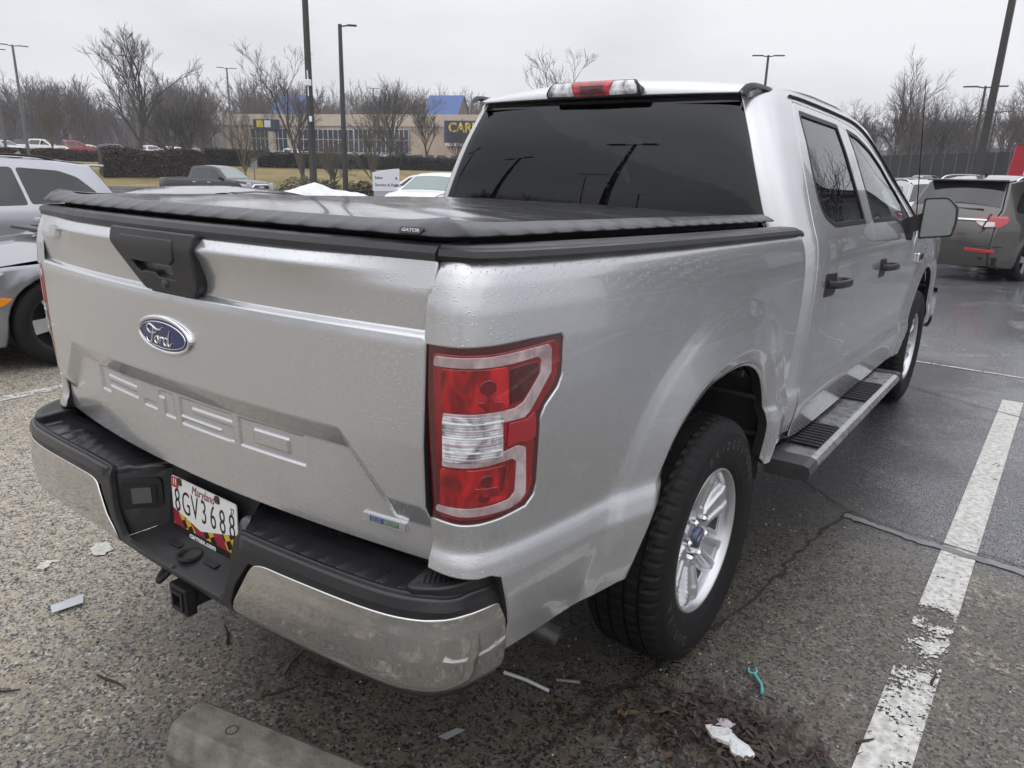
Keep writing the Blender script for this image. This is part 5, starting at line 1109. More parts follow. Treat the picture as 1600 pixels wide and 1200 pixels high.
def make_car(kind, name, colour, glassm=None, front=None, hs=1., ls=1., detail=.06, rim=None, lower=None, ws=None):
    """a car built along +y, wheels on z=0; parts: body, window, windshield, wheel (tyre, rim), headlight, tail_light"""
    p = PROF[kind]; W = p['W']/2; top = np.array(p['top'])*np.array([ls, hs]); L0, L1 = top[:, 0].min(), top[:, 0].max(); belt = p['belt']*hs; ed = .035; rw = p['rw']
    glassm = glassm or CARGLASS; ws = ws or glassm
    def sx(y, z):
        y = np.asarray(y, float); z = np.asarray(z, float); e = np.maximum(smooth(L1-.85, L1+.15, y), smooth(L0+.75, L0-.2, y))
        lo = np.interp(z, [.2, .35, .55, .8*belt, .93*belt, belt, belt+.05], [.93, .97, .985, 1., .985, .955, .935])
        x = W*lo*(1-.20*e**1.3)-np.maximum(z-belt-.05, 0)*.42; a = np.hypot(y-p['wb'][0]*ls, z-rw), np.hypot(y-p['wb'][1]*ls, z-rw); d = np.minimum(*a)-rw
        return x+.018*smooth(.16, .05, d)
    side = lambda y, z: np.stack([sx(y, z), np.asarray(y, float), np.asarray(z, float)], -1)
    bot = p['bot']; out = [tuple(q) for q in top]
    def arch(yc): return [(yc+(rw+.065)*math.cos(t), rw+(rw+.065)*math.sin(t)) for t in np.linspace(math.pi*1.02, -.02*math.pi, 15) if rw+(rw+.065)*math.sin(t) > bot]
    out += [(p['wb'][1]*ls-rw-.075, bot+.03)]+arch(p['wb'][1]*ls)+[(p['wb'][1]*ls+rw+.075, bot), (p['wb'][0]*ls-rw-.075, bot)]+arch(p['wb'][0]*ls)+[(p['wb'][0]*ls+rw+.075, bot+.03)]
    out = np.array(out); wins = [rounded(np.array(w)*np.array([ls, hs]), .05, 3) for w in p['win']]
    me = panel_mesh("body", out, side, detail*1.6, wins, depth=.02, edge=ed, sgn=1, hole_edge=.006); bm = bmesh.new(); bm.from_mesh(me)
    root = empty(name)
    parts = [me, panel_mesh("body", out, side, detail*1.6, wins, depth=.02, edge=ed, mir=True, hole_edge=.006)]
    # sheet across the car along the silhouette
    T = cr(top, 1); n_ = np.gradient(top, axis=0); n_ /= np.linalg.norm(n_, axis=1)[:, None]; nn = np.stack([n_[:, 1], -n_[:, 0]], 1)
    if nn[0, 0] < 0: nn = -nn
    tp = top+nn*ed
    def rowp(q, n0, k=9):
        hw = float(sx(q[0], q[1]))-ed; r_ = []
        for s in np.linspace(-1, 1, k):
            bul = (1-s*s)*(.035 if abs(n0[1]) > .8 else .11); r_.append((s*hw, q[0]+n0[0]*bul, q[1]+n0[1]*bul))
        return r_
    rows = [rowp(tp[i], nn[i]) for i in range(len(tp))]
    body = MB(); segs = {}
    for i in range(len(rows)-1):
        g = p['gl'].get(i)
        if g: segs[g] = (rows[i], rows[i+1]); continue
        body.grid([rows[i], rows[i+1]], flip=True)
    sheet = body.mesh("body", merge=True)
    bm = bmesh.new()
    for q in parts+[sheet]: bm.from_mesh(q)
    fm = bpy.data.meshes.new("body"); bm.to_mesh(fm); bm.free(); fm.polygons.foreach_set('use_smooth', [True]*len(fm.polygons))
    fm.polygons.foreach_set('material_index', [0]*len(fm.polygons)); b = link("body", fm, colour, root)
    for w in wins:
        iw = offset_in(w, .012)
        for mir in (False, True): link("window", panel_mesh("window", w, off(side, -.006), detail*2, depth=.002, mir=mir), glassm, root)
    for g, (r0, r1) in segs.items():
        r0, r1 = np.array(r0), np.array(r1); nm = "windshield" if g == 'f' else "rear_window"
        lerp = lambda a, t: np.array([a[0]+(a[-1]-a[0])*0+(a[i]-a[0]) for i in range(len(a))])
        G = [r0*(1-t)+r1*t for t in (0, .05, .08, .5, .9, .95, 1)]; c = (r0.mean(0)+r1.mean(0))/2
        fr = MB(); fr.grid(G, flip=True); fr.build("window_frame", colour, root)
        if kind == 'pickup' or True:
            G2 = [(r0*(1-t)+r1*t)*np.array([.93 if g == 'f' else .965, 1, 1])+np.array([0, np.sign(c[1])*.006, .010]) for t in (.06, .3, .6, .94)]; MB().grid(G2, flip=True).build(nm, ws if g == 'f' else CARGLASS, root)
    # dark underside
    MB().box((0, (L0+L1)/2, bot+.10), (W*1.7, (L1-L0)*.93, .16)).build("underbody", DARK, root)
    MB().box((0, 0, belt*.75), (W*1.5, (L1-L0)*.5, .3)).build("interior", DARK, root)
    w = empty("wheel"); w.parent = root; tw = .115
    t = MB().lathe([(-tw, rw*.66), (-tw, rw*.93), (-tw*.8, rw), (tw*.75, rw), (tw, rw*.93), (tw*1.02, rw*.75), (tw*.95, rw*.68), (tw*.7, rw*.64)], 36, 'x').build("tyre", RUBBER, w)
    r_ = MB().lathe([(tw*.96, rw*.69), (tw*.92, rw*.63), (tw*.3, rw*.60), (tw*.2, 0)], 36, 'x', mi=1)
    for k in range(5):
        a = 2*math.pi*k/5; ca, sa = math.cos(a), math.sin(a); V = []
        for rr, hw, h in ((.10*rw, .045, .78), (.62*rw, .055, .92)):
            for s_ in (-1, 1): V.append((tw*h, rr*ca-s_*hw*sa, rr*sa+s_*hw*ca))
        r_.add(V, [(0, 1, 3, 2)], 0, False)
    r_.lathe([(tw*.75, .07), (tw*.82, .05), (tw*.82, 0)], 16, 'x', mi=0); r_.build("rim", [rim or ALLOY, DARK], w)
    w.location = (W*.965-tw, p['wb'][0]*ls, rw)
    for sx_, yy in ((1, p['wb'][1]), (-1, p['wb'][0]), (-1, p['wb'][1])):
        c = copy_tree(w, root); c.location = (sx_*(W*.965-tw), yy*ls, rw); c.rotation_euler = (rad(30*yy), 0, 0 if sx_ > 0 else math.pi)
    for yc in p['wb']:
        for s in (1, -1):
            G = [[(s*x, yc*ls+(rw+.07)*math.cos(a), rw+(rw+.07)*math.sin(a)) for x in (W*.6, W*.955)] for a in np.linspace(0, math.pi, 12)]; MB().grid(G).build("wheel_arch", DARK, root)
    # lamps hug the corners
    zf = belt*.80; yf = float(np.interp(zf, [top[1, 1], top[2, 1], top[3, 1]], [top[1, 0], top[2, 0], top[3, 0]]))
    for s in (1, -1):
        h = (.10 if kind != 'pickup' else .16)
        pl = [(yf-.42, zf+h*.8), (yf-.02, zf+h*.5), (yf-.0, zf-h*.5), (yf-.22, zf-h*.4)]
        link("headlight", panel_mesh("headlight", rounded(pl, .02, 2), off(side, .012), .05, depth=.03, mir=s < 0), HEADL, root)
        MB().box((s*float(sx(yf, zf))*.86, yf+.035, zf+.01), (.30 if kind != 'pickup' else .22, .06, h*1.25), rz=-s*.22, bev=.015).build("headlight", HEADL, root)
        if kind == 'pickup': pl = [(L0+.10, 1.20*hs), (L0+.0, 1.20*hs), (L0-.0, .92*hs), (L0+.10, .92*hs)]
        else: zt = belt*.93; pl = [(L0+.42, zt+.02), (L0+.10, zt+.06), (L0+.03, zt-.14), (L0+.22, zt-.10)]
        link("tail_light", panel_mesh("tail_light", rounded(pl, .015, 2), off(side, .012), .05, depth=.03, mir=s < 0), TAILR, root)
        if kind != 'pickup':
            yr = float(np.interp(belt*.88, [top[-4+1, 1], top[-4, 1]][::1], [top[-3, 0], top[-4, 0]])); MB().box((s*float(sx(L0+.1, belt*.88))*.80, L0+.035, belt*.90), (.34, .07, .15), rz=s*.2, bev=.02).build("tail_light", TAILR, root)
    if front: front(root, W, top, belt, sx)
    if lower:
        G = MB()
        for s in (1, -1):
            G.grid([[(s*(float(sx(y, z))+.012), y, z) for z in (bot+.01, bot+.10, bot+.2)] for y in np.linspace(p['wb'][1]*ls+rw+.08, p['wb'][0]*ls-rw-.08, 8)], flip=s < 0)
        G.build("rocker_trim", TRIM, root)
    for s in (1, -1):
        my = float(np.array(p['win'][0])[0][0]*ls)-.12; m = MB().box((s*(W+.03), my, belt+.10), (.17, .09, .14), bev=.03); m.box((s*(W-.08), my, belt+.06), (.12, .05, .05)); m.build("mirror", colour if kind != 'pickup' else TRIM, root)
    return root
def grille_front(col, frame=None):
    def f(root, W, top, belt, sx):
        y = top[2, 0]+.10; z = belt*.66
        g = MB().box((0, y, z), (W*1.05, .06, belt*.26), bev=.02).build("grille", TRIM, root)
        if frame:
            m = MB(); q = rounded([(-W*.60, z-.27), (W*.60, z-.27), (W*.66, z+.10), (W*.52, z+.24), (-W*.52, z+.24), (-W*.66, z+.10)], .06, 3)
            m.tube([(a, y+.03, b_) for a, b_ in np.vstack([q, q[:1]])], .045, 8, caps=False); m.build("grille_frame", frame, root)
            for zz in (-.12, 0.): MB().box((0, y+.035, z+zz), (W*1.1, .03, .03), bev=.008).build("grille_bar", TRIM, root)
            MB().box((0, y+.04, z+.12), (.34, .02, .07), bev=.01).build("grille_badge", frame, root)
            for s in (1, -1): MB().box((s*W*.87, y-.02, z+.16), (.22, .10, .36), bev=.03).build("headlight", HEADL, root)
    return f
def place(root, loc, rz, label, cat, group=None, sink=0.):
    root.location = (loc[0], loc[1], loc[2]-sink); root.rotation_euler = (0, 0, rz); return tag(root, label, cat, group)
def rails(root, hs=1., mt=None, k='suv'):
    for s in (1, -1): MB().tube(cr([(s*.62, .30, 1.60*hs), (s*.635, .1, 1.70*hs), (s*.635, -.6, 1.735*hs), (s*.63, -1.35, 1.71*hs), (s*.61, -1.62, 1.63*hs)], 5), .018, 6).build("roof_rail", mt or TRIM, root)
def build_cars():
    S_ = cpaint("pale_silver", (.55, .56, .60), .55); G_ = cpaint("dark_grey", (.20, .205, .225), .6); BR = cpaint("taupe", (.085, .078, .072), .6); WH = cpaint("white", (.75, .75, .75), 0.); BK = cpaint("black", (.008, .009, .010), 0.); RD = cpaint("red", (.30, .012, .018), .2); SG = cpaint("mid_silver", (.40, .41, .43), .6); NV = cpaint("navy", (.02, .025, .045), .3); LG = cpaint("light_grey", (.44, .45, .47), .5)
    # two stalls to the left: grey coupe, then a silver wagon beyond it
    c = make_car('sedan', "parked_car", cpaint("gunmetal", (.25, .255, .275), .7), hs=.875, detail=.035); place(c, (-5.13, 1.70, .01), math.pi, "grey coupe with an amber side marker parked two stalls left of the truck", "car")
    for s in (1, -1): link("side_marker", panel_mesh("side_marker", rounded([(1.73, .548), (1.79, .505), (2.02, .47), (2.04, .512), (1.86, .562)], .006, 2), lambda y, z: np.stack([.952-.16*smooth(1.5, 2.5, np.asarray(y, float))*1.0+0*np.asarray(z, float), np.asarray(y, float), np.asarray(z, float)], -1), .03, depth=.05, mir=s < 0), mat("amber_lens", (.75, .25, .01), .2, 0, 1.), c)
    for s in (1, -1): MB().tube(cr([(s*.55, .98, .945), (s*.25, 1.0, .955), (-s*.05, .99, .955)], 5), .011, 6).build("wiper", TRIM, c)
    MB().box((0, 1.02, .93), (1.35, .17, .03), bev=.01).build("cowl", TRIM, c)
    c = make_car('suv', "parked_car", cpaint("bright_silver", (.42, .43, .46), .6), hs=.985, ls=1.06, detail=.04, lower=True); place(c, (-10.3, 1.10, -.13), math.pi, "silver estate SUV with tinted rear side windows, tail beside the grey coupe", "SUV"); rails(c, .985)
    MB().box((0, -1.92*1.06, 1.585), (1.25, .34, .035), bev=.014).build("spoiler", cpaint("bright_silver", (.42, .43, .46)), c); MB().tube([(0, -2.24, 1.12), (.30, -2.28, 1.17), (.62, -2.25, 1.18)], .014, 6).build("rear_wiper", TRIM, c)
    m = MB(); m.add([(-.02, -1.2, 1.66), (.02, -1.2, 1.66), (0, -1.40, 1.665), (0, -1.36, 1.76)], [(0, 1, 3), (1, 2, 3), (2, 0, 3)], sm=False); m.build("roof_fin", cpaint("bright_silver", (.42, .43, .46)), c)
    # taupe crossover ahead on the right, tail towards us
    c = make_car('suv', "parked_car", BR, hs=.985, detail=.035, lower=True); a = 21; place(c, (.92, 14.45, -.03), -rad(a), "taupe crossover with red tail lamps and a chrome bar, parked ahead of the truck", "SUV"); rails(c, .985, CHROME2)
    for o in list(c.children):
        if o.name.split('.')[0] == 'tail_light': bpy.data.objects.remove(o)
    rear_details(c)
    c = make_car('suv', "parked_car", LG, hs=.98, detail=.06); place(c, at(1447, 21.5), heading(1447, 21, -12), "pale silver wagon with roof rails half hidden behind the taupe crossover", "SUV"); rails(c, .98, CHROME2)
    c = make_car('suv', "parked_car", SG, hs=.96, detail=.06); place(c, at(1556, 27), heading(1556, 27, 15), "silver car with roof rails just showing behind the taupe crossover's roof", "SUV"); rails(c, .96, TRIM)
    c = make_car('suv', "parked_car", WH, hs=.93, detail=.06); place(c, at(1622, 23), heading(1622, 23, 70), "white car at the right edge in front of the red panel", "car")
    # white crossover and van past the cab on the left, dark pickup on the access road
    c = make_car('suv', "parked_car", WH, hs=.97, detail=.04, ws=LIGHTGLASS, front=grille_front(WH)); place(c, at(687, 24.3)+[0, 0, .0], heading(687, 24, 205), "white crossover facing us with a pale green windscreen, left of the cab", "SUV")
    c = make_car('suv', "parked_car", WH, hs=1.06, detail=.05); place(c, at(660, 43), heading(660, 43, -52), "white SUV with dark windows behind the white sign", "SUV")
    c = make_car('suv', "parked_car", BK, hs=1.0, detail=.06); place(c, at(706, 46), heading(706, 46, 60), "black car peeping over the white crossover by the cab", "SUV"); rails(c, 1.)
    c = make_car('pickup', "parked_truck", BK, detail=.04, ws=LIGHTGLASS, front=grille_front(BK, CHROME2)); place(c, at(333, 43), heading(333, 43, 180-48), "black crew cab pickup with chrome grille frame on the access road", "pickup truck")
    for s in (1, -1):
        MB().tube(cr([(s*.80, .42, 1.335), (s*.80, -.58, 1.345), (s*.785, -.68, 1.42), (s*.70, -.66, 1.78)], 4), .013, 6).build("window_trim", CHROME2, c)
        for y in (.55, -.40): MB().box((s*1.0, y, 1.16), (.03, .20, .035), bev=.01).build("door_handle", CHROME2, c)
    # rows beyond the hedges
    far = {}
    def row(px, d, kind, col, off_, label, cat, grp, hs=1.):
        k = (kind, col.name, hs)
        if k not in far: far[k] = c = make_car(kind, "parked_car" if kind != 'pickup' else "parked_truck", col, hs=hs, detail=.12)
        else: c = copy_tree(far[k])
        place(c, at(px, d), heading(px, d, off_), label, cat, grp)
    L_ = "vehicles in the row beyond the brown hedge"
    row(12, 104, 'suv', LG, 150, "grey SUV leftmost in the row beyond the brown hedge", "SUV", L_)
    row(40, 112, 'pickup', BK, 90, "black pickup low behind the brown hedge, left of the white one", "pickup truck", L_)
    row(66, 104, 'pickup', WH, 110, "white pickup left of the red pickup beyond the brown hedge", "pickup truck", L_)
    row(114, 106, 'pickup', RD, 70, "red pickup in the row beyond the brown hedge", "pickup truck", L_)
    row(147, 108, 'sedan', WH, 80, "white saloon between the red pickup and the slate SUV", "car", L_, 1.1)
    row(186, 106, 'suv', NV, 100, "slate SUV left of the tallest bare tree's trunk", "SUV", L_)
    row(239, 106, 'suv', WH, 160, "white SUV just right of the tallest bare tree's trunk", "SUV", L_)
    row(270, 107, 'suv', WH, 200, "white SUV second to the right of the tallest bare tree", "SUV", L_)
    row(310, 112, 'suv', BK, 170, "black SUV behind the many-stemmed tree by the brown hedge", "SUV", L_)
    row(343, 100, 'suv', NV, 20, "navy SUV with red tail lamps at the end of the brown hedge", "SUV", L_)
    B_ = "vehicles parked before the tan showroom"
    row(397, 112, 'suv', LG, 190, "grey SUV at the left end before the tan showroom", "SUV", B_)
    row(414, 108, 'suv', WH, 190, "white SUV before the tan showroom, beside the small road sign", "SUV", B_)
    row(456, 108, 'pickup', WH, 110, "white pickup before the tan showroom near the big pole", "pickup truck", B_)
    row(500, 118, 'suv', BK, 80, "black SUV before the showroom between the two dark poles", "SUV", B_)
    row(520, 110, 'sedan', RD, 100, "red saloon before the showroom between the two dark poles", "car", B_, 1.1)
    row(551, 109, 'suv', SG, 120, "silver SUV before the showroom right of the arm-topped pole", "SUV", B_)
    row(585, 116, 'suv', BK, 80, "black SUV before the showroom windows, left of the forked tree", "SUV", B_)
    row(622, 112, 'pickup', BK, 80, "black pickup before the showroom windows' right end", "pickup truck", B_)
    R_ = "vehicles along the dark fence"
    row(1402, 78, 'suv', BK, 60, "black SUV at the left end of the dark fence, past the windscreen", "SUV", R_)
    row(1428, 78, 'suv', SG, 200, "silver SUV by the dark fence, left of the aerial", "SUV", R_)
    row(1452, 80, 'suv', LG, 160, "pale grey SUV by the dark fence, right of the aerial", "SUV", R_, .96)
    row(1478, 78, 'sedan', WH, 150, "white saloon by the dark fence near the tall pole", "car", R_)
    row(1502, 80, 'suv', BK, 190, "black SUV by the dark fence just left of the tall pole", "SUV", R_, .96)
    row(1526, 78, 'sedan', SG, 140, "silver saloon by the dark fence behind the tall pole", "car", R_)
def rear_details(c):
    """tail of the taupe crossover: lamps with clear cells, chrome bar, reflectors, plate recess, wiper, lower trim"""
    def rs(x, z):   # tail surface in car space
        x = np.asarray(x, float); z = np.asarray(z, float); y = -np.interp(z, [.30, .52, .80, 1.04, 1.14], [2.27, 2.35, 2.33, 2.26, 2.16])-.105*(1-(x/.80)**2)+.10*np.clip((np.abs(x)-.60)/.32, 0, 1.3)**2; return np.stack([x, y, z], -1)
    P = lambda nm, o, h, m, mir=False, r=.015: link(nm, panel_mesh(nm, rounded(o, r, 3), off(rs, h), .03, depth=.06, edge=.006, mir=mir), m, c)
    for mir in (False, True):
        P("tail_light", [(.42, 1.020), (.62, 1.040), (.84, 1.050), (.872, 1.02), (.86, .955), (.79, .895), (.62, .885), (.54, .91)], .03, TAILR, mir)
        P("tail_light_clear", [(.48, .965), (.72, .965), (.73, .905), (.62, .892), (.555, .912)], .038, mat("clear_cell", (.55, .53, .53), .15, .2, 1.), mir, .01)
        P("tail_light_seam", [(.63, 1.075), (.645, 1.075), (.60, .865), (.585, .865)], .042, TRIM, mir, 0)
        P("reflector", [(.40, .555), (.80, .535), (.80, .50), (.44, .512)], .022, TAILR, mir, .01)
        P("exhaust_tip", [(.10, .30), (.30, .30), (.30, .27), (.10, .27)], .02, CHROME2, mir, .01)
    P("chrome_bar", [(-.62, .985), (.62, .985), (.62, 1.005), (-.62, 1.005)], .042, CHROME2, False, .004)
    P("lower_bumper", [(-.84, .42), (.84, .42), (.80, .29), (-.80, .29)], .012, TRIM, False, .02)
    P("bumper_line", [(-.88, .60), (-.36, .60), (-.28, .632), (.28, .632), (.36, .60), (.88, .60), (.88, .592), (.36, .592), (.28, .624), (-.28, .624), (-.36, .592), (-.88, .592)], .010, TRIM, False, 0)
    P("tailgate_seam", [(-.64, .87), (-.50, .70), (.50, .70), (.64, .87), (.63, .875), (.49, .708), (-.49, .708), (-.63, .875)], .008, TRIM, False, 0)
    me = text_mesh("ENVISION", .05, frame(rs(np.array(.24), np.array(.775))+np.array([0, -.02, 0]), (1, 0, 0), (0, 0, 1)), .003, sx=1.3); link("tailgate_lettering", me, CHROME2, c)
    MB().tube([(0, -2.29, 1.175), (.28, -2.28, 1.165), (.50, -2.25, 1.165)], .016, 6).build("rear_wiper", TRIM, c)
    MB().box((0, -1.93, 1.615), (1.22, .24, .03), bev=.012).build("spoiler", cpaint("taupe", (.085, .078, .072)), c)
    m = MB(); m.add([(-.03, -1.2, 1.66), (.03, -1.2, 1.66), (0, -1.42, 1.66), (0, -1.38, 1.75)], [(0, 1, 3), (1, 2, 3), (2, 0, 3)], sm=False); m.build("roof_fin", TRIM, c)
build_cars()
# ------------------------------------------------------------------ light poles
POLE = mat("bronze_pole", (.045, .043, .042), .45, .2, var=(2, .2)); POLE2 = mat("grey_pole", (.13, .13, .135), .5, .2)
def light_pole(loc, h, w=.22, arms=2, ang=0., mt=None, label="", group="car park light poles", head=.75, lean=(0, 0)):
    root = empty("light_pole", tuple(loc)); mt = mt or POLE; m = MB(); t = w*.62
    V = [(sx*w/2, sy*w/2, 0) for sx, sy in ((-1, -1), (1, -1), (1, 1), (-1, 1))]+[(sx*t/2+lean[0], sy*t/2+lean[1], h) for sx, sy in ((-1, -1), (1, -1), (1, 1), (-1, 1))]
    m.add(V, [(0, 1, 5, 4), (1, 2, 6, 5), (2, 3, 7, 6), (3, 0, 4, 7), (4, 5, 6, 7)], sm=False); m.build("pole", mt, root)
    MB().lathe([(0, w*1.3), (.5, w*1.3), (.52, w*1.2), (.52, 0)], 20, 'z').build("base", mat("pole_base_concrete", (.26, .25, .24), .8), root)
    for k in range(arms):
        a = ang+math.pi*k; dx, dy = math.cos(a), math.sin(a); m = MB(); m.tube([(lean[0]+dx*.05, lean[1]+dy*.05, h-.12), (lean[0]+dx*.45, lean[1]+dy*.45, h-.05)], .045, 6); m.build("arm", mt, root)
        m = MB(); m.box((lean[0]+dx*(.42+head/2), lean[1]+dy*(.42+head/2), h-.03), (head, .34, .075), rz=a, bev=.03); m.build("lamp_head", mt, root)
    return tag(root, label, "light pole", group)
def build_poles():
    r = at(489, 36); view = lambda px: -azim(px)
    p = light_pole(r, 12.5, .25, 2, view(489), POLE, "thick dark light pole rising from the snow heap, out of the top of view")
    bx = MB().box((.13, -.20, 5.55), (.36, .2, .26), bev=.03).build("camera_box", WHITE, p); MB().tube([(.14, -.17, 6.05), (.14, -.17, 5.0)], .03, 6).build("conduit", WHITE, p); MB().box((.2, -.16, 4.05), (.09, .12, .24), bev=.03).build("camera", WHITE, p); MB().box((.2, -.05, .55), (.14, .12, .7)).build("pole_cabinet", POLE2, p)
    light_pole(at(539, 48), 10.1, .25, 1, view(539), POLE, "dark light pole with a single arm right of the snow heap", head=.55)
    light_pole(at(1528, 24.5), 12.5, .20, 2, view(1528), POLE, "tall dark light pole rising behind the taupe crossover", lean=(.10, 0))
    G = [(48, 92, 10.8, 92, .26, "grey twin-arm light pole, leftmost tall one over the brown hedge"), (14, 100, 11, 112, .24, "grey twin-arm light pole at the far left edge"), (222, 112, 12.6, 110, .26, "twin-arm light pole behind the tallest bare tree"), (366, 116, 12.5, 125, .24, "twin-arm light pole left of the tan showroom"), (586, 122, 11.5, 148, .22, "thin light pole before the showroom's right half"),
         (1516, 62, 8.2, 150, .22, "twin-arm light pole left of the tall dark pole at right"), (1540, 92, 6.9, 185, .2, "smaller twin-arm light pole far behind the tall dark one"), (1181, 70, 12.0, 110, .24, "twin-arm light pole whose head shows above the truck's roof")]
    for px, d, h, _, w, lab in G: light_pole(at(px, d), h, w, 2, view(px)+.15, POLE2 if px < 1000 else POLE, lab, head=.9 if px != 586 else .5)
    # the same poles behind the photographer, mirrored in the back window
    for x, y, h, a in ((-7.2, -12.5, 9.5, .1), (-15.2, -15.6, 9.5, .2), (-15.5, -10.5, 9., 0.), (-15, -23.5, 9.5, 0), (-19, -40, 9, .2), (9, -44, 9.5, .1)): light_pole((x, y, 0), h, .20, 2, a, POLE, "twin-arm light pole behind the photographer, seen only in reflections")
build_poles()
# ------------------------------------------------------------------ showroom
def build_showroom():
    A = at(356, 157); B = at(770, 131); ex = (B-A); ex[2] = 0; L_ = np.linalg.norm(ex); ex /= L_; ang = math.atan2(ex[1], ex[0]); root = empty("showroom_building", (A[0], A[1], 1.75), ang, "tan showroom with blue gabled roofs, dark window band and a yellow sign", "showroom")
    def s(px):
        a = azim(px); dx, dy = math.sin(a), math.cos(a); D = dx*ex[1]-dy*ex[0]; return float(((CAMP[0]-A[0])*-dy+(CAMP[1]-A[1])*dx)/-D) if 0 else float(((A[0]-CAMP[0])*dy-(A[1]-CAMP[1])*dx)/D)
    tan = mat("tan_block_wall", (.42, .33, .24), .85, var=(.6, .12)); tan2 = mat("pale_parapet", (.50, .42, .33), .85, var=(.7, .1)); bl = mat("blue_metal_roof", (.045, .10, .27), .5, var=(1.2, .15)); glz = mat("showroom_glass", (.022, .032, .055), .08, spec=.7); mull = mat("white_mullion", (.55, .56, .58), .5); gab = mat("brown_gable", (.15, .105, .08), .85)
    Ht = 9.0
    MB().box((L_/2, 14, Ht/2), (L_, 28, Ht)).build("wall", tan, root); MB().box((L_/2, 13.9, Ht-.9), (L_+.3, 28.3, 2.0)).build("parapet", tan2, root)
    # window band with mullions, one mesh per bay group
    for a, b_, z0, z1, n in ((398, 460, 2.6, 6.6, 9), (470, 555, 2.6, 6.5, 11), (556, 640, 2.6, 6.6, 12)):
        x0, x1 = s(a), s(b_); w = MB().box(((x0+x1)/2, -.10, (z0+z1)/2), (x1-x0, .3, z1-z0)).build("window", glz, root)
        m = MB()
        for k in range(n+1): m.box((x0+(x1-x0)*k/n, -.28, (z0+z1)/2), (.10, .08, z1-z0))
        for z in (z0, (z0+z1)/2+.2, z1): m.box(((x0+x1)/2, -.285, z), (x1-x0, .08, .10))
        m.build("mullion", mull, w)
        MB().box(((x0+x1)/2, -.9, z0-.4), (x1-x0, 1.8, .35)).build("canopy", mull, root); MB().box(((x0+x1)/2, -.2, .95), (x1-x0-.6, .3, 1.9)).build("shopfront", glz, root)
    for px in (433, 462): m = MB().box((s(px), -1.0, 3.0), (1.0, 1.0, 6.0)); m.build("pier", tan2, root)
    MB().box((s(425), -.9, 7.15), (s(447)-s(413), 1.2, 1.9)).build("sign_fascia", mat("sign_navy", (.012, .022, .06), .5), root)
    for px, c in ((418, (.62, .50, .02)), (430, (.60, .62, .66))): MB().box((s(px), -1.55, 7.3), (s(px+5)-s(px-5)-.1, .1, 1.2)).build("sign_panel", mat("sign_block_%d" % px, c, .5), root)
    # gabled roofs
    def gable(px, w, dep, z0, rise, th, y0):
        cx, ct, st = s(px), math.cos(th), math.sin(th); P = lambda a, b, z: (cx+a*ct-b*st, y0+a*st+b*ct, z); V = [P(-w/2, -dep/2, z0), P(w/2, -dep/2, z0), P(w/2, dep/2, z0), P(-w/2, dep/2, z0), P(-w/2, 0, z0+rise), P(w/2, 0, z0+rise)]
        m = MB(); m.add(V, [(0, 1, 5, 4), (2, 3, 4, 5)], sm=False); m.build("roof", bl, root)
        m = MB(); i_ = lambda a, b, z: P(a*.94, b*.92, z); W_ = [i_(-w/2, -dep/2, z0-3), i_(w/2, -dep/2, z0-3), i_(w/2, dep/2, z0-3), i_(-w/2, dep/2, z0-3), i_(-w/2, -dep/2, z0), i_(w/2, -dep/2, z0), i_(w/2, dep/2, z0), i_(-w/2, dep/2, z0), i_(-w/2, 0, z0+rise-.25), i_(w/2, 0, z0+rise-.25)]
        m.add(W_, [(0, 1, 5, 4), (2, 3, 7, 6), (1, 2, 6, 9, 5), (3, 0, 4, 8, 7)], sm=False); m.build("gable_wall", gab, root)
    gable(684, 6.6, 6.6, 8.9, 3.7, .0, 4.2); gable(446, 7.4, 7.0, 8.9, 4.0, .0, 4.5)
    MB().box((s(735)+.6, -.35, 6.3), (s(772)-s(697)+1.6, .5, 3.6)).build("sign_board", mat("sign_navy2", (.014, .024, .07), .45), root)
    me = text_mesh("CARMAX", 2.15, frame((s(735)+.6, -.64, 6.9), (1, 0, 0), (0, 0, 1)), .05, sx=1.0, bold=.05); link("sign_lettering", me, mat("sign_yellow", (.72, .52, .02), .5, emit=None), root)
    MB().box((s(735), -.4, 4.2), (s(772)-s(697), .5, .5)).build("sign_strip", mull, root)
    for px in (655, 672, 690, 712): MB().box((s(px), -.2, 1.4), (1.5, .3, 2.0)).build("shopfront", glz, root)
    MB().box((L_*.82, -1.0, .35), (L_*.34, 1.6, .7)).build("planter_wall", tan2, root)
build_showroom()
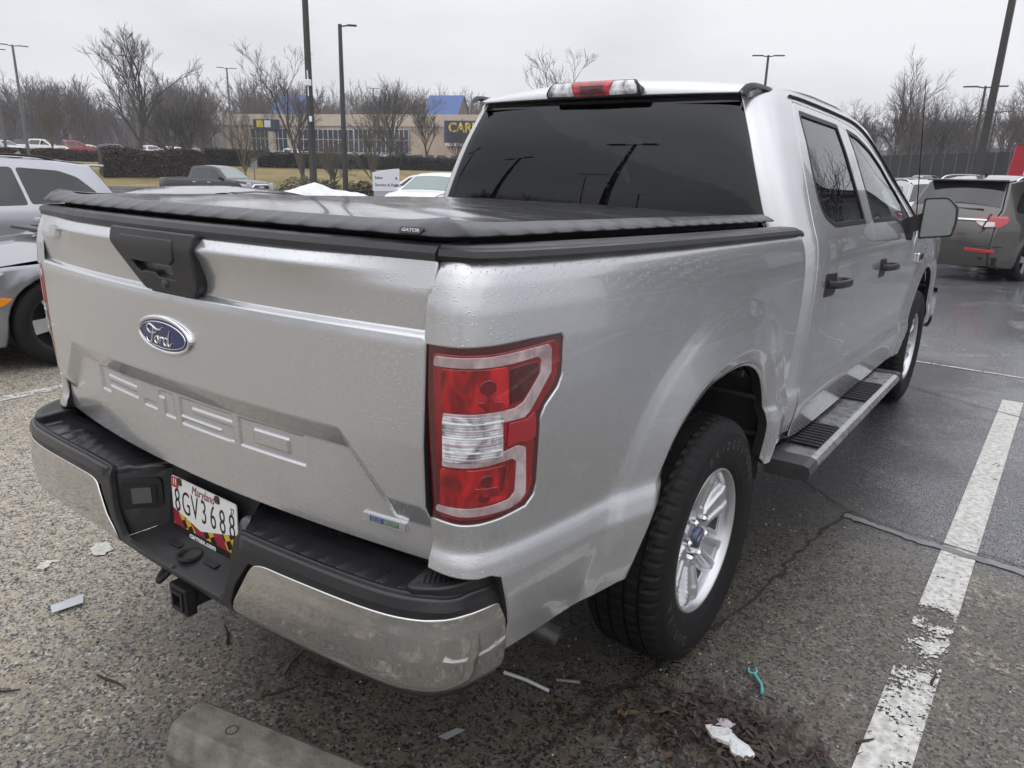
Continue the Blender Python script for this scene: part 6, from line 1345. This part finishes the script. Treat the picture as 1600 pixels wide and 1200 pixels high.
# ------------------------------------------------------------------ sign, snow, fence, red panel, road sign, dealership mirrored in the side glass
def build_street():
    p = at(603, 39); rz = -azim(603)+rad(12); r = empty("direction_sign", tuple(p), rz, "white monument sign with curved top reading Sales, Service & Parts", "sign"); Wm = mat("sign_white", (.68, .69, .72), .45)
    q = [(-.68, .95), (.66, .95), (.66, 2.06)]+[(.66-1.34*t, 2.06-.10*t-.12*t*t) for t in np.linspace(.1, 1, 8)]
    me = MB().prism(q, -.11, .11, tf=lambda a, b, h: (a, h, b)).build("sign_face", Wm, r); MB().box((0, 0, .45), (1.25, .18, 1.0)).build("sign_base", mat("sign_grey", (.40, .41, .43), .5), r)
    ink = mat("sign_ink", (.05, .06, .08), .5)
    for t_, z in (("Sales", 1.60), ("Service & Parts", 1.25)): link("sign_lettering", text_mesh(t_, .20, frame((-.60, -.115, z), (1, 0, 0), (0, 0, 1)), .004, align='LEFT', bold=.003), ink, r)
    for z in (1.60, 1.25): MB().add([(.42, -.116, z-.07), (.56, -.116, z-.07), (.49, -.116, z+.08)], [(0, 1, 2)], sm=False).build("arrow", ink, r)
    # ploughed snow heap
    c = at(508, 34.6); a = -azim(508); m = MB(); G = []; rn = random.Random(2)
    for i in range(34):
        row = []
        for j in range(16):
            u, v = (i/33-.5)*2, (j/15-.5)*2; e = max(0, 1-abs(u)**3)*max(0, 1-v*v); hgt = e*(1.04+.2*math.exp(-((u+.16)/.22)**2)-.05*max(0, u))+.2*e**.5*noise.noise((u*4.5, v*3, 1))+.06*e*noise.noise((u*16, v*9, 4))
            x, y = u*3.1, v*1.5; row.append((c[0]+x*math.cos(a)-y*math.sin(a), c[1]+x*math.sin(a)+y*math.cos(a), c[2]+max(-.02, hgt)))
        G.append(row)
    tag(MB().grid(G).build("snow_heap", mat("old_snow", (.72, .73, .75), .7, var=(2.2, .12), bump=(14, .8, .05)), fix=True), "ploughed heap of old white snow at the foot of the thick pole", "snow heap")
    # road sign post in the grass
    p = at(397, 74); r = empty("road_sign", tuple(p), -azim(397), "small grey sign on a post standing in the grass", "sign"); MB().box((0, 0, 1.1), (.08, .08, 2.2)).build("post", POLE2, r); MB().box((0, -.06, 2.1), (.62, .04, .95), bev=.01).build("plate", mat("sign_back", (.30, .31, .32), .5), r)
    # dark privacy fence on the right
    A, B = at(1376, 88), at(1600, 74); L_ = np.linalg.norm((B-A)[:2]); an = math.atan2(B[1]-A[1], B[0]-A[0]); r = empty("privacy_fence", tuple(A), an, "long dark screened fence behind the cars at right", "fence")
    MB().box((L_/2, 0, 1.35), (L_, .04, 2.5)).build("screen", mat("fence_screen", (.022, .023, .026), .8, var=(.5, .3)), r)
    for k in range(13): MB().tube([(L_*k/12, -.05, -.2), (L_*k/12, -.05, 2.75)], .05, 6).build("post", POLE2, r)
    # red and white panel at the right edge
    p = at(1603, 31); r = empty("red_panel", tuple(p), -azim(1603)+.25, "red panel with a white stripe beyond the white car at the right edge", "sign"); rd = mat("panel_red", (.40, .02, .035), .4)
    for x0, x1, m_ in ((-.55, -.12, rd), (-.12, .02, WHITE), (.02, 1.5, rd)): MB().add([(x0, 0, 1.2), (x1, 0, 1.2), (x1+.16, 0, 2.95), (x0+.16, 0, 2.95)]+[(x0, .12, 1.2), (x1, .12, 1.2), (x1+.16, .12, 2.95), (x0+.16, .12, 2.95)], [(0, 1, 2, 3), (5, 4, 7, 6), (0, 3, 7, 4), (1, 5, 6, 2), (3, 2, 6, 7), (0, 4, 5, 1)], sm=False).build("board", m_, r)
    for x in (-.4, 1.2): MB().box((x, .06, .6), (.1, .1, 1.25)).build("post", POLE2, r)
    # workshop to the right of the photographer, mirrored in the truck's side
    r = empty("workshop_building", (13, 42, .3), 0, "dark grey workshop right of the parked row, seen only mirrored in the truck's side windows", "building")
    MB().box((0, 0, 3.6), (10, 44, 7.2)).build("wall", mat("workshop_wall", (.10, .10, .106), .8, var=(.5, .1)), r)
    m = MB(); m.add([(-5.6, -22.6, 7.2), (-5.6, 22.6, 7.2), (0, 22.6, 8.6), (0, -22.6, 8.6), (5.6, -22.6, 7.2), (5.6, 22.6, 7.2)], [(0, 3, 2, 1), (3, 4, 5, 2), (0, 4, 3), (1, 2, 5)], sm=False); m.build("roof", mat("workshop_roof", (.085, .085, .09), .7), r)
    for k in range(6):
        w = MB().box((-5.03, -18+7.2*k, 1.7), (.1, 4.2, 3.0)).build("door", mat("workshop_door", (.45, .46, .47), .5), r); mm = MB()
        for z in (.9, 1.6, 2.3): mm.box((-5.1, -18+7.2*k, z), (.06, 4.2, .12))
        mm.build("door_rib", mat("door_rib_dark", (.08, .08, .085), .5), w)
build_street()
# ------------------------------------------------------------------ hedges, shrubs
def leafy(name, pts, size, nleaf, leaf, mats, seed, label=None, cat=None, group=None, parent=None, flat=.6, dens=None):
    """a mass of small leaf faces and twigs: pts is a function rnd -> xyz inside the mass"""
    rnd = random.Random(seed); V = []; F = []; MI = []
    for i in range(nleaf):
        x, y, z = pts(rnd); s = leaf*rnd.uniform(.5, 1.3); a, b = rnd.uniform(0, 6.28), rnd.uniform(-1, 1); ux, uy, uz = math.cos(a)*s, math.sin(a)*s, b*s*.6; vx, vy, vz = -math.sin(a)*s*flat, math.cos(a)*s*flat, rnd.uniform(-1, 1)*s*flat
        k = len(V); V += [(x-ux, y-uy, z-uz), (x+vx, y+vy, z+vz), (x+ux, y+uy, z+uz), (x-vx, y-vy, z-vz)]; F.append((k, k+1, k+2, k+3)); MI.append(rnd.randrange(len(mats)))
    m = MB(); m.v = V; m.f = F; m.mi = MI; m.sm = [False]*len(F); return tag(m.build(name, mats, parent), label, cat, group)
HG = [mat("hedge_brown_a", (.075, .045, .034), .9), mat("hedge_brown_b", (.045, .030, .022), .9), mat("hedge_brown_c", (.10, .066, .046), .9)]
HD = [mat("hedge_dark_a", (.032, .034, .022), .9), mat("hedge_dark_b", (.020, .022, .016), .9), mat("hedge_dark_c", (.060, .050, .034), .9)]
SH = [mat("shrub_green_a", (.035, .055, .022), .8), mat("shrub_green_b", (.055, .075, .030), .8), mat("shrub_green_c", (.10, .075, .045), .8)]
def build_hedges():
    def hedge(p0, d0, p1, d1, h, w, mats, seed, label, n):
        A, B = at(p0, d0), at(p1, d1); L_ = np.linalg.norm((B-A)[:2]); an = math.atan2(B[1]-A[1], B[0]-A[0]); r = empty("hedge", tuple(A), an, label, "hedge")
        MB().box((L_/2, 0, h*.42), (L_, w*.7, h*.84)).build("stems", mats[1], r)
        def pt(rnd):
            t = rnd.random(); x = t*L_; hh = h*(.92+.13*noise.noise((x*.35, seed, 0))+.05*noise.noise((x*1.6, seed, 5))); z = hh*rnd.random()**.6; y = rnd.choice((-1, -1, 1))*w/2*(.75+.35*rnd.random()) if z < hh*.85 else rnd.uniform(-w/2, w/2); return x, y, z
        leafy("foliage", pt, 1, n, .13, mats, seed, parent=r)
    hedge(158, 79, 318, 81, 2.75, 2.2, HG, 1, "tall brown hedge left of the black pickup", 11000)
    hedge(-150, 95, 180, 92, 1.3, 1.6, HG, 2, "long low brown hedge behind the silver SUV at far left", 9000)
    hedge(322, 90, 420, 88, 1.9, 2., HD, 3, "dark green hedge between the brown hedge and the thick pole", 5000)
    hedge(415, 88, 790, 94, 1.75, 1.8, HD, 4, "long dark hedge along the grass before the showroom", 14000)
    def shrub(px, d, w, h, seed, label, n=1800):
        c = at(px, d); r = empty("shrub", tuple(c), 0, label, "shrub"); MB().tube([(0, 0, 0), (.05, .03, h*.5)], [.06, .02], 6).build("stem", HD[1], r)
        def pt(rnd):
            while True:
                x, y, z = rnd.uniform(-1, 1), rnd.uniform(-1, 1), rnd.uniform(0, 1)
                if x*x+y*y+z*z < 1*(.85+.3*noise.noise((x*2+seed, y*2, z*2))): return x*w/2, y*w/2, z*h
        leafy("foliage", pt, 1, n, .085, SH, seed, parent=r)
    shrub(468, 62, 4.2, 1.5, 5, "low green shrub left of the thick dark pole"); shrub(506, 58, 3.2, 1.35, 6, "green shrub just right of the thick dark pole"); shrub(568, 50, 2.2, 1.45, 7, "green shrub left of the white monument sign"); shrub(548, 60, 1.2, 1.3, 8, "small wispy shrub behind the arm-topped pole", 500)
build_hedges()
# ------------------------------------------------------------------ bare trees
BARK = [mat("bark_grey", (.085, .074, .070), .9), mat("bark_dark", (.050, .044, .044), .9), mat("bark_olive", (.12, .105, .075), .9), mat("bark_brown", (.095, .072, .064), .9)]
def bare_tree(seed, h, spread=.5, lev=5, trunk=.16, fork=.28, minr=.012, multi=1, dens=1., sides=5, leader=False):
    """returns (trunk MB, crown MB): limbs taper and split into fine twigs"""
    rnd = random.Random(seed); tm, cm = MB(), MB()
    def grow(p, d, L_, r_, l, mb):
        n = 4 if l < 2 else 3; pts = [p]; dd = d.copy()
        for i in range(n):
            dd = dd+np.array([rnd.gauss(0, .13), rnd.gauss(0, .13), rnd.gauss(.05, .07)]); dd /= np.linalg.norm(dd); pts.append(pts[-1]+dd*L_/n)
        r1 = max(minr*.6, r_*.55); mb.tube(pts, np.linspace(r_, r1, len(pts)), sides if l == 0 else (4 if l < 3 else 3), caps=False, sm=True)
        if l >= lev: return
        k = int(round((rnd.choice((3, 4, 4)) if l > 0 else (15 if leader else rnd.choice((6, 7, 8))))*dens))
        for i in range(k):
            t = rnd.uniform(fork if l == 0 else .25, 1.) if i else 1.; q = t*n; j = min(int(q), n-1); b = pts[j]+(pts[j+1]-pts[j])*(q-j); az = rnd.uniform(0, 6.28); el = rnd.uniform(.35, .95)*spread*2
            e1 = np.cross(dd, [.31, .2, .9]); e1 /= np.linalg.norm(e1); e2 = np.cross(dd, e1); nd = dd*math.cos(el)+(e1*math.cos(az)+e2*math.sin(az))*math.sin(el); nd[2] += .28 if l < 2 else .12; nd /= np.linalg.norm(nd)
            Lk = L_*rnd.uniform(.52, .78)*(1 if i else .85)
            if l == 0 and leader: Lk = L_*(.92-.55*t)*rnd.uniform(.8, 1.1)
            grow(b, nd, Lk, max(minr, r_*(.42+.22*(1-t))*(.8 if leader and l == 0 else 1)), l+1, cm)
    for s in range(multi):
        d = np.array([rnd.gauss(0, .10+.22*(multi > 1)), rnd.gauss(0, .10+.22*(multi > 1)), 1.]); d /= np.linalg.norm(d); grow(np.array([.15*s, 0, -.1]), d, h*(.60 if leader else .44), trunk, 0, tm)
    return tm, cm
TREEMESH = {}
def tree(key, loc, rz, sc, label, bark=0, group=None, **k):
    if key not in TREEMESH:
        t, c = bare_tree(**k); zs = max(v[2] for v in c.v); TREEMESH[key] = (t.mesh("trunk"), c.mesh("crown"), zs)
        for q in TREEMESH[key][:2]: q.materials.append(BARK[0])
    tme, cme, zs = TREEMESH[key]; root = empty("bare_tree", tuple(loc), rz, label, "tree", group); root.scale = (sc/zs,)*3
    for nm, me in (("trunk", tme), ("crown", cme)):
        o = link(nm, me, None, root); o.material_slots[0].link = 'OBJECT'; o.material_slots[0].material = BARK[bark]
    return root
KT = {'a': dict(seed=1, h=14, spread=.38, trunk=.26, fork=.25, minr=.016), 'b': dict(seed=8, h=13, spread=.44, trunk=.24, fork=.2, minr=.014), 'c': dict(seed=21, h=7, spread=.48, trunk=.13, fork=.2, lev=4, dens=1.25), 'd': dict(seed=33, h=9, spread=.55, trunk=.14, multi=3, lev=4, fork=.15), 'e': dict(seed=47, h=10, spread=.45, trunk=.16, fork=.3, lev=4, dens=1.2), 'f': dict(seed=59, h=12, spread=.35, trunk=.15, lev=4, dens=1.3)}
def build_trees():
    T = lambda key, px, d, top, label, bark=0, rz=0., group=None: tree(key, at(px, d), rz, top*(math.cos(azim(px)-azim(800)) if px < 1200 else 1), label, bark, group, **KT[key])
    T('a', 220, 92, 15.2, "tallest bare tree at left, standing in the brown hedge", 1, 1.6)
    T('b', 478, 74, 13.6, "large bare tree behind the thick dark pole", 0, 2.)
    T('e', 388, 72, 7.6, "olive-barked bare tree in the grass left of the thick pole", 2, 1.)
    T('d', 290, 82, 9.0, "many-stemmed bare tree leaning in the brown hedge", 1, .5)
    T('c', 318, 84, 8.0, "slim bare tree rising behind the black pickup's cab", 2, 1.4)
    T('d', 519, 70, 5.6, "small forked tree on the grass between the two dark poles", 2, 2.2)
    T('f', 582, 56, 8.0, "slender bare tree just left of the white monument sign", 2, .3)
    T('e', 605, 96, 11.0, "bare tree before the showroom's window band", 1, 4.)
    T('c', 668, 92, 9.2, "forked bare tree before the showroom's blank wall", 0, 2.6)
    T('c', 712, 97, 6.5, "small tree before the showroom's big sign", 3, .6)
    T('d', 622, 93, 5.0, "low tree by the hedge behind the monument sign", 3, 5.)
    T('e', 90, 94, 7.5, "bare tree by the red pickup beyond the low hedge", 2, 3.)
    T('b', 902, 58, 11.6, "bare tree whose twigs show above the truck's roof", 0, 1.2)
    T('d', 1470, 92, 9.5, "spreading bare tree behind the fence, right of the aerial", 0, .8)
    T('f', 1424, 100, 14.5, "tallest slender tree behind the fence, left of the aerial", 0, 2.)
    T('c', 1345, 95, 9.0, "bare tree behind the fence beside the windscreen pillar", 3, 2.)
    T('e', 1560, 96, 9.5, "bare tree behind the fence near the right edge", 3, 5.2)
    T('a', 1596, 112, 12.5, "tall bare tree at the right edge behind the fence", 0, 3.)
    T('c', 1395, 98, 10.0, "bushy bare tree behind the left end of the fence", 3, 4.4)
    T('b', 1515, 104, 9.5, "bare tree behind the fence next to the tall dark pole", 0, 3.)
    for k, (x, y, h) in enumerate(((-22, -22, 6), (-24, -30, 6.5), (-26, -27, 6), (-30, -44, 7), (22, -62, 10), (5.0, 16.5, 6), (24, 66, 10))): tree('cde'[k % 3], (x, y, 0), k*1.3, h, "bare tree behind or beside the photographer, seen only in reflections", 1, "trees seen only in reflections", **KT['cde'[k % 3]])
    # the wood behind: hundreds of trunks read as one mass
    protos = []
    for s in range(5):
        t, c = bare_tree(100+s, 12, .36, 4, .12, .25, .022, 1, .95, 4); k = len(t.v); protos.append((np.array(t.v+c.v), t.f+[[i+k for i in f] for f in c.f], max(v[2] for v in c.v)))
    rnd = random.Random(77); V = []; F = []; MI = []
    def add(px, d, h):
        P, f, zs = rnd.choice(protos); a = rnd.uniform(0, 6.28); sc = h/zs; ca, sa = math.cos(a)*sc*rnd.uniform(.8, 1.1), math.sin(a)*sc; b = at(px, d); Q = np.stack([P[:, 0]*ca-P[:, 1]*sa+b[0], P[:, 0]*sa+P[:, 1]*ca+b[1], P[:, 2]*sc+b[2]-.2], -1); k = len(V); V.extend(Q.tolist()); F.extend([[i+k for i in q] for q in f]); MI.extend([rnd.choice((0, 1, 1, 2))]*len(f))
    prof_l = [(-500, 19), (-150, 20), (0, 20), (60, 18), (120, 19), (165, 14), (200, 15), (270, 21), (400, 20), (470, 18), (560, 19), (640, 18.5), (740, 17), (850, 15), (1000, 14), (1200, 14), (1340, 12.5), (1420, 14.5), (1500, 14), (1600, 14), (1900, 15)]
    for i in range(330):
        px = rnd.choice((rnd.uniform(-420, 760), rnd.uniform(-60, 760), rnd.uniform(-60, 760), rnd.uniform(760, 1900), rnd.uniform(1320, 1700))); left = px < 1200
        d = rnd.uniform(150, 185) if px > 350 and left else rnd.uniform(128, 175); h = float(np.interp(px, *zip(*prof_l)))*rnd.uniform(.66, .94)*d/160*(math.cos(azim(px)-azim(800)) if left else 1)
        add(px, d, h)
    # brushy understorey of fine stems
    for i in range(9000):
        px = rnd.uniform(-420, 1850); d = rnd.uniform(122, 150) if not (345 < px < 800) else rnd.uniform(172, 190); b = at(px, d); h = rnd.uniform(1.5, 6.5 if px < 1200 else 5.); w = rnd.uniform(.03, .07); lx, ly = rnd.gauss(0, .9), rnd.gauss(0, .9); k = len(V); t = rnd.uniform(0, 3.1); cx, cy = math.cos(t)*w, math.sin(t)*w
        V.extend([(b[0]-cx, b[1]-cy, b[2]), (b[0]+cx, b[1]+cy, b[2]), (b[0]+lx, b[1]+ly, b[2]+h), (b[0]+.06, b[1], b[2])]); F.extend([[k, k+1, k+2], [k+1, k+3, k+2], [k+3, k, k+2]]); mi = rnd.choice((0, 1, 2, 2)); MI.extend([mi]*3)
    me = bpy.data.meshes.new("woods"); me.from_pydata(V, [], F); me.polygons.foreach_set('material_index', MI); me.update()
    tag(link("woods", me, [mat("wood_grey", (.12, .107, .107), .95), mat("wood_dark", (.072, .064, .068), .95), mat("wood_brown", (.115, .090, .084), .95)]), kind='stuff')
    # rising wooded ground behind
    G = []
    for px in np.linspace(-600, 2000, 60):
        row = []
        for d, z in ((150, -1), (182, .8), (192, 5.5), (206, 9.5 if px < 1200 else 7.), (300, 3)): q = at(px, d); row.append((q[0], q[1], q[2]+z+(1.2*noise.noise((px*.012, d*.02, 0)) if z > 1 else 0)))
        G.append(row)
    tag(MB().grid(G).build("hill", mat("leaf_floor", (.072, .062, .062), .95, var=(.8, .3))), kind='structure')
build_trees()
def build_haze():
    """thin wet winter air: one closed box, sky outside it"""
    m = bpy.data.materials.new("haze"); m.use_nodes = True; nt = m.node_tree; nt.nodes.clear(); o = nt.nodes.new("ShaderNodeOutputMaterial"); v = nt.nodes.new("ShaderNodeVolumePrincipled")
    v.inputs['Color'].default_value = (.93, .94, .97, 1); v.inputs['Density'].default_value = HAZE; v.inputs['Anisotropy'].default_value = .1; nt.links.new(v.outputs[0], o.inputs['Volume'])
    tag(MB().box((-20, 60, 21), (1100, 1100, 46)).build("haze", m), kind='stuff')
HAZE = .0007
build_haze()
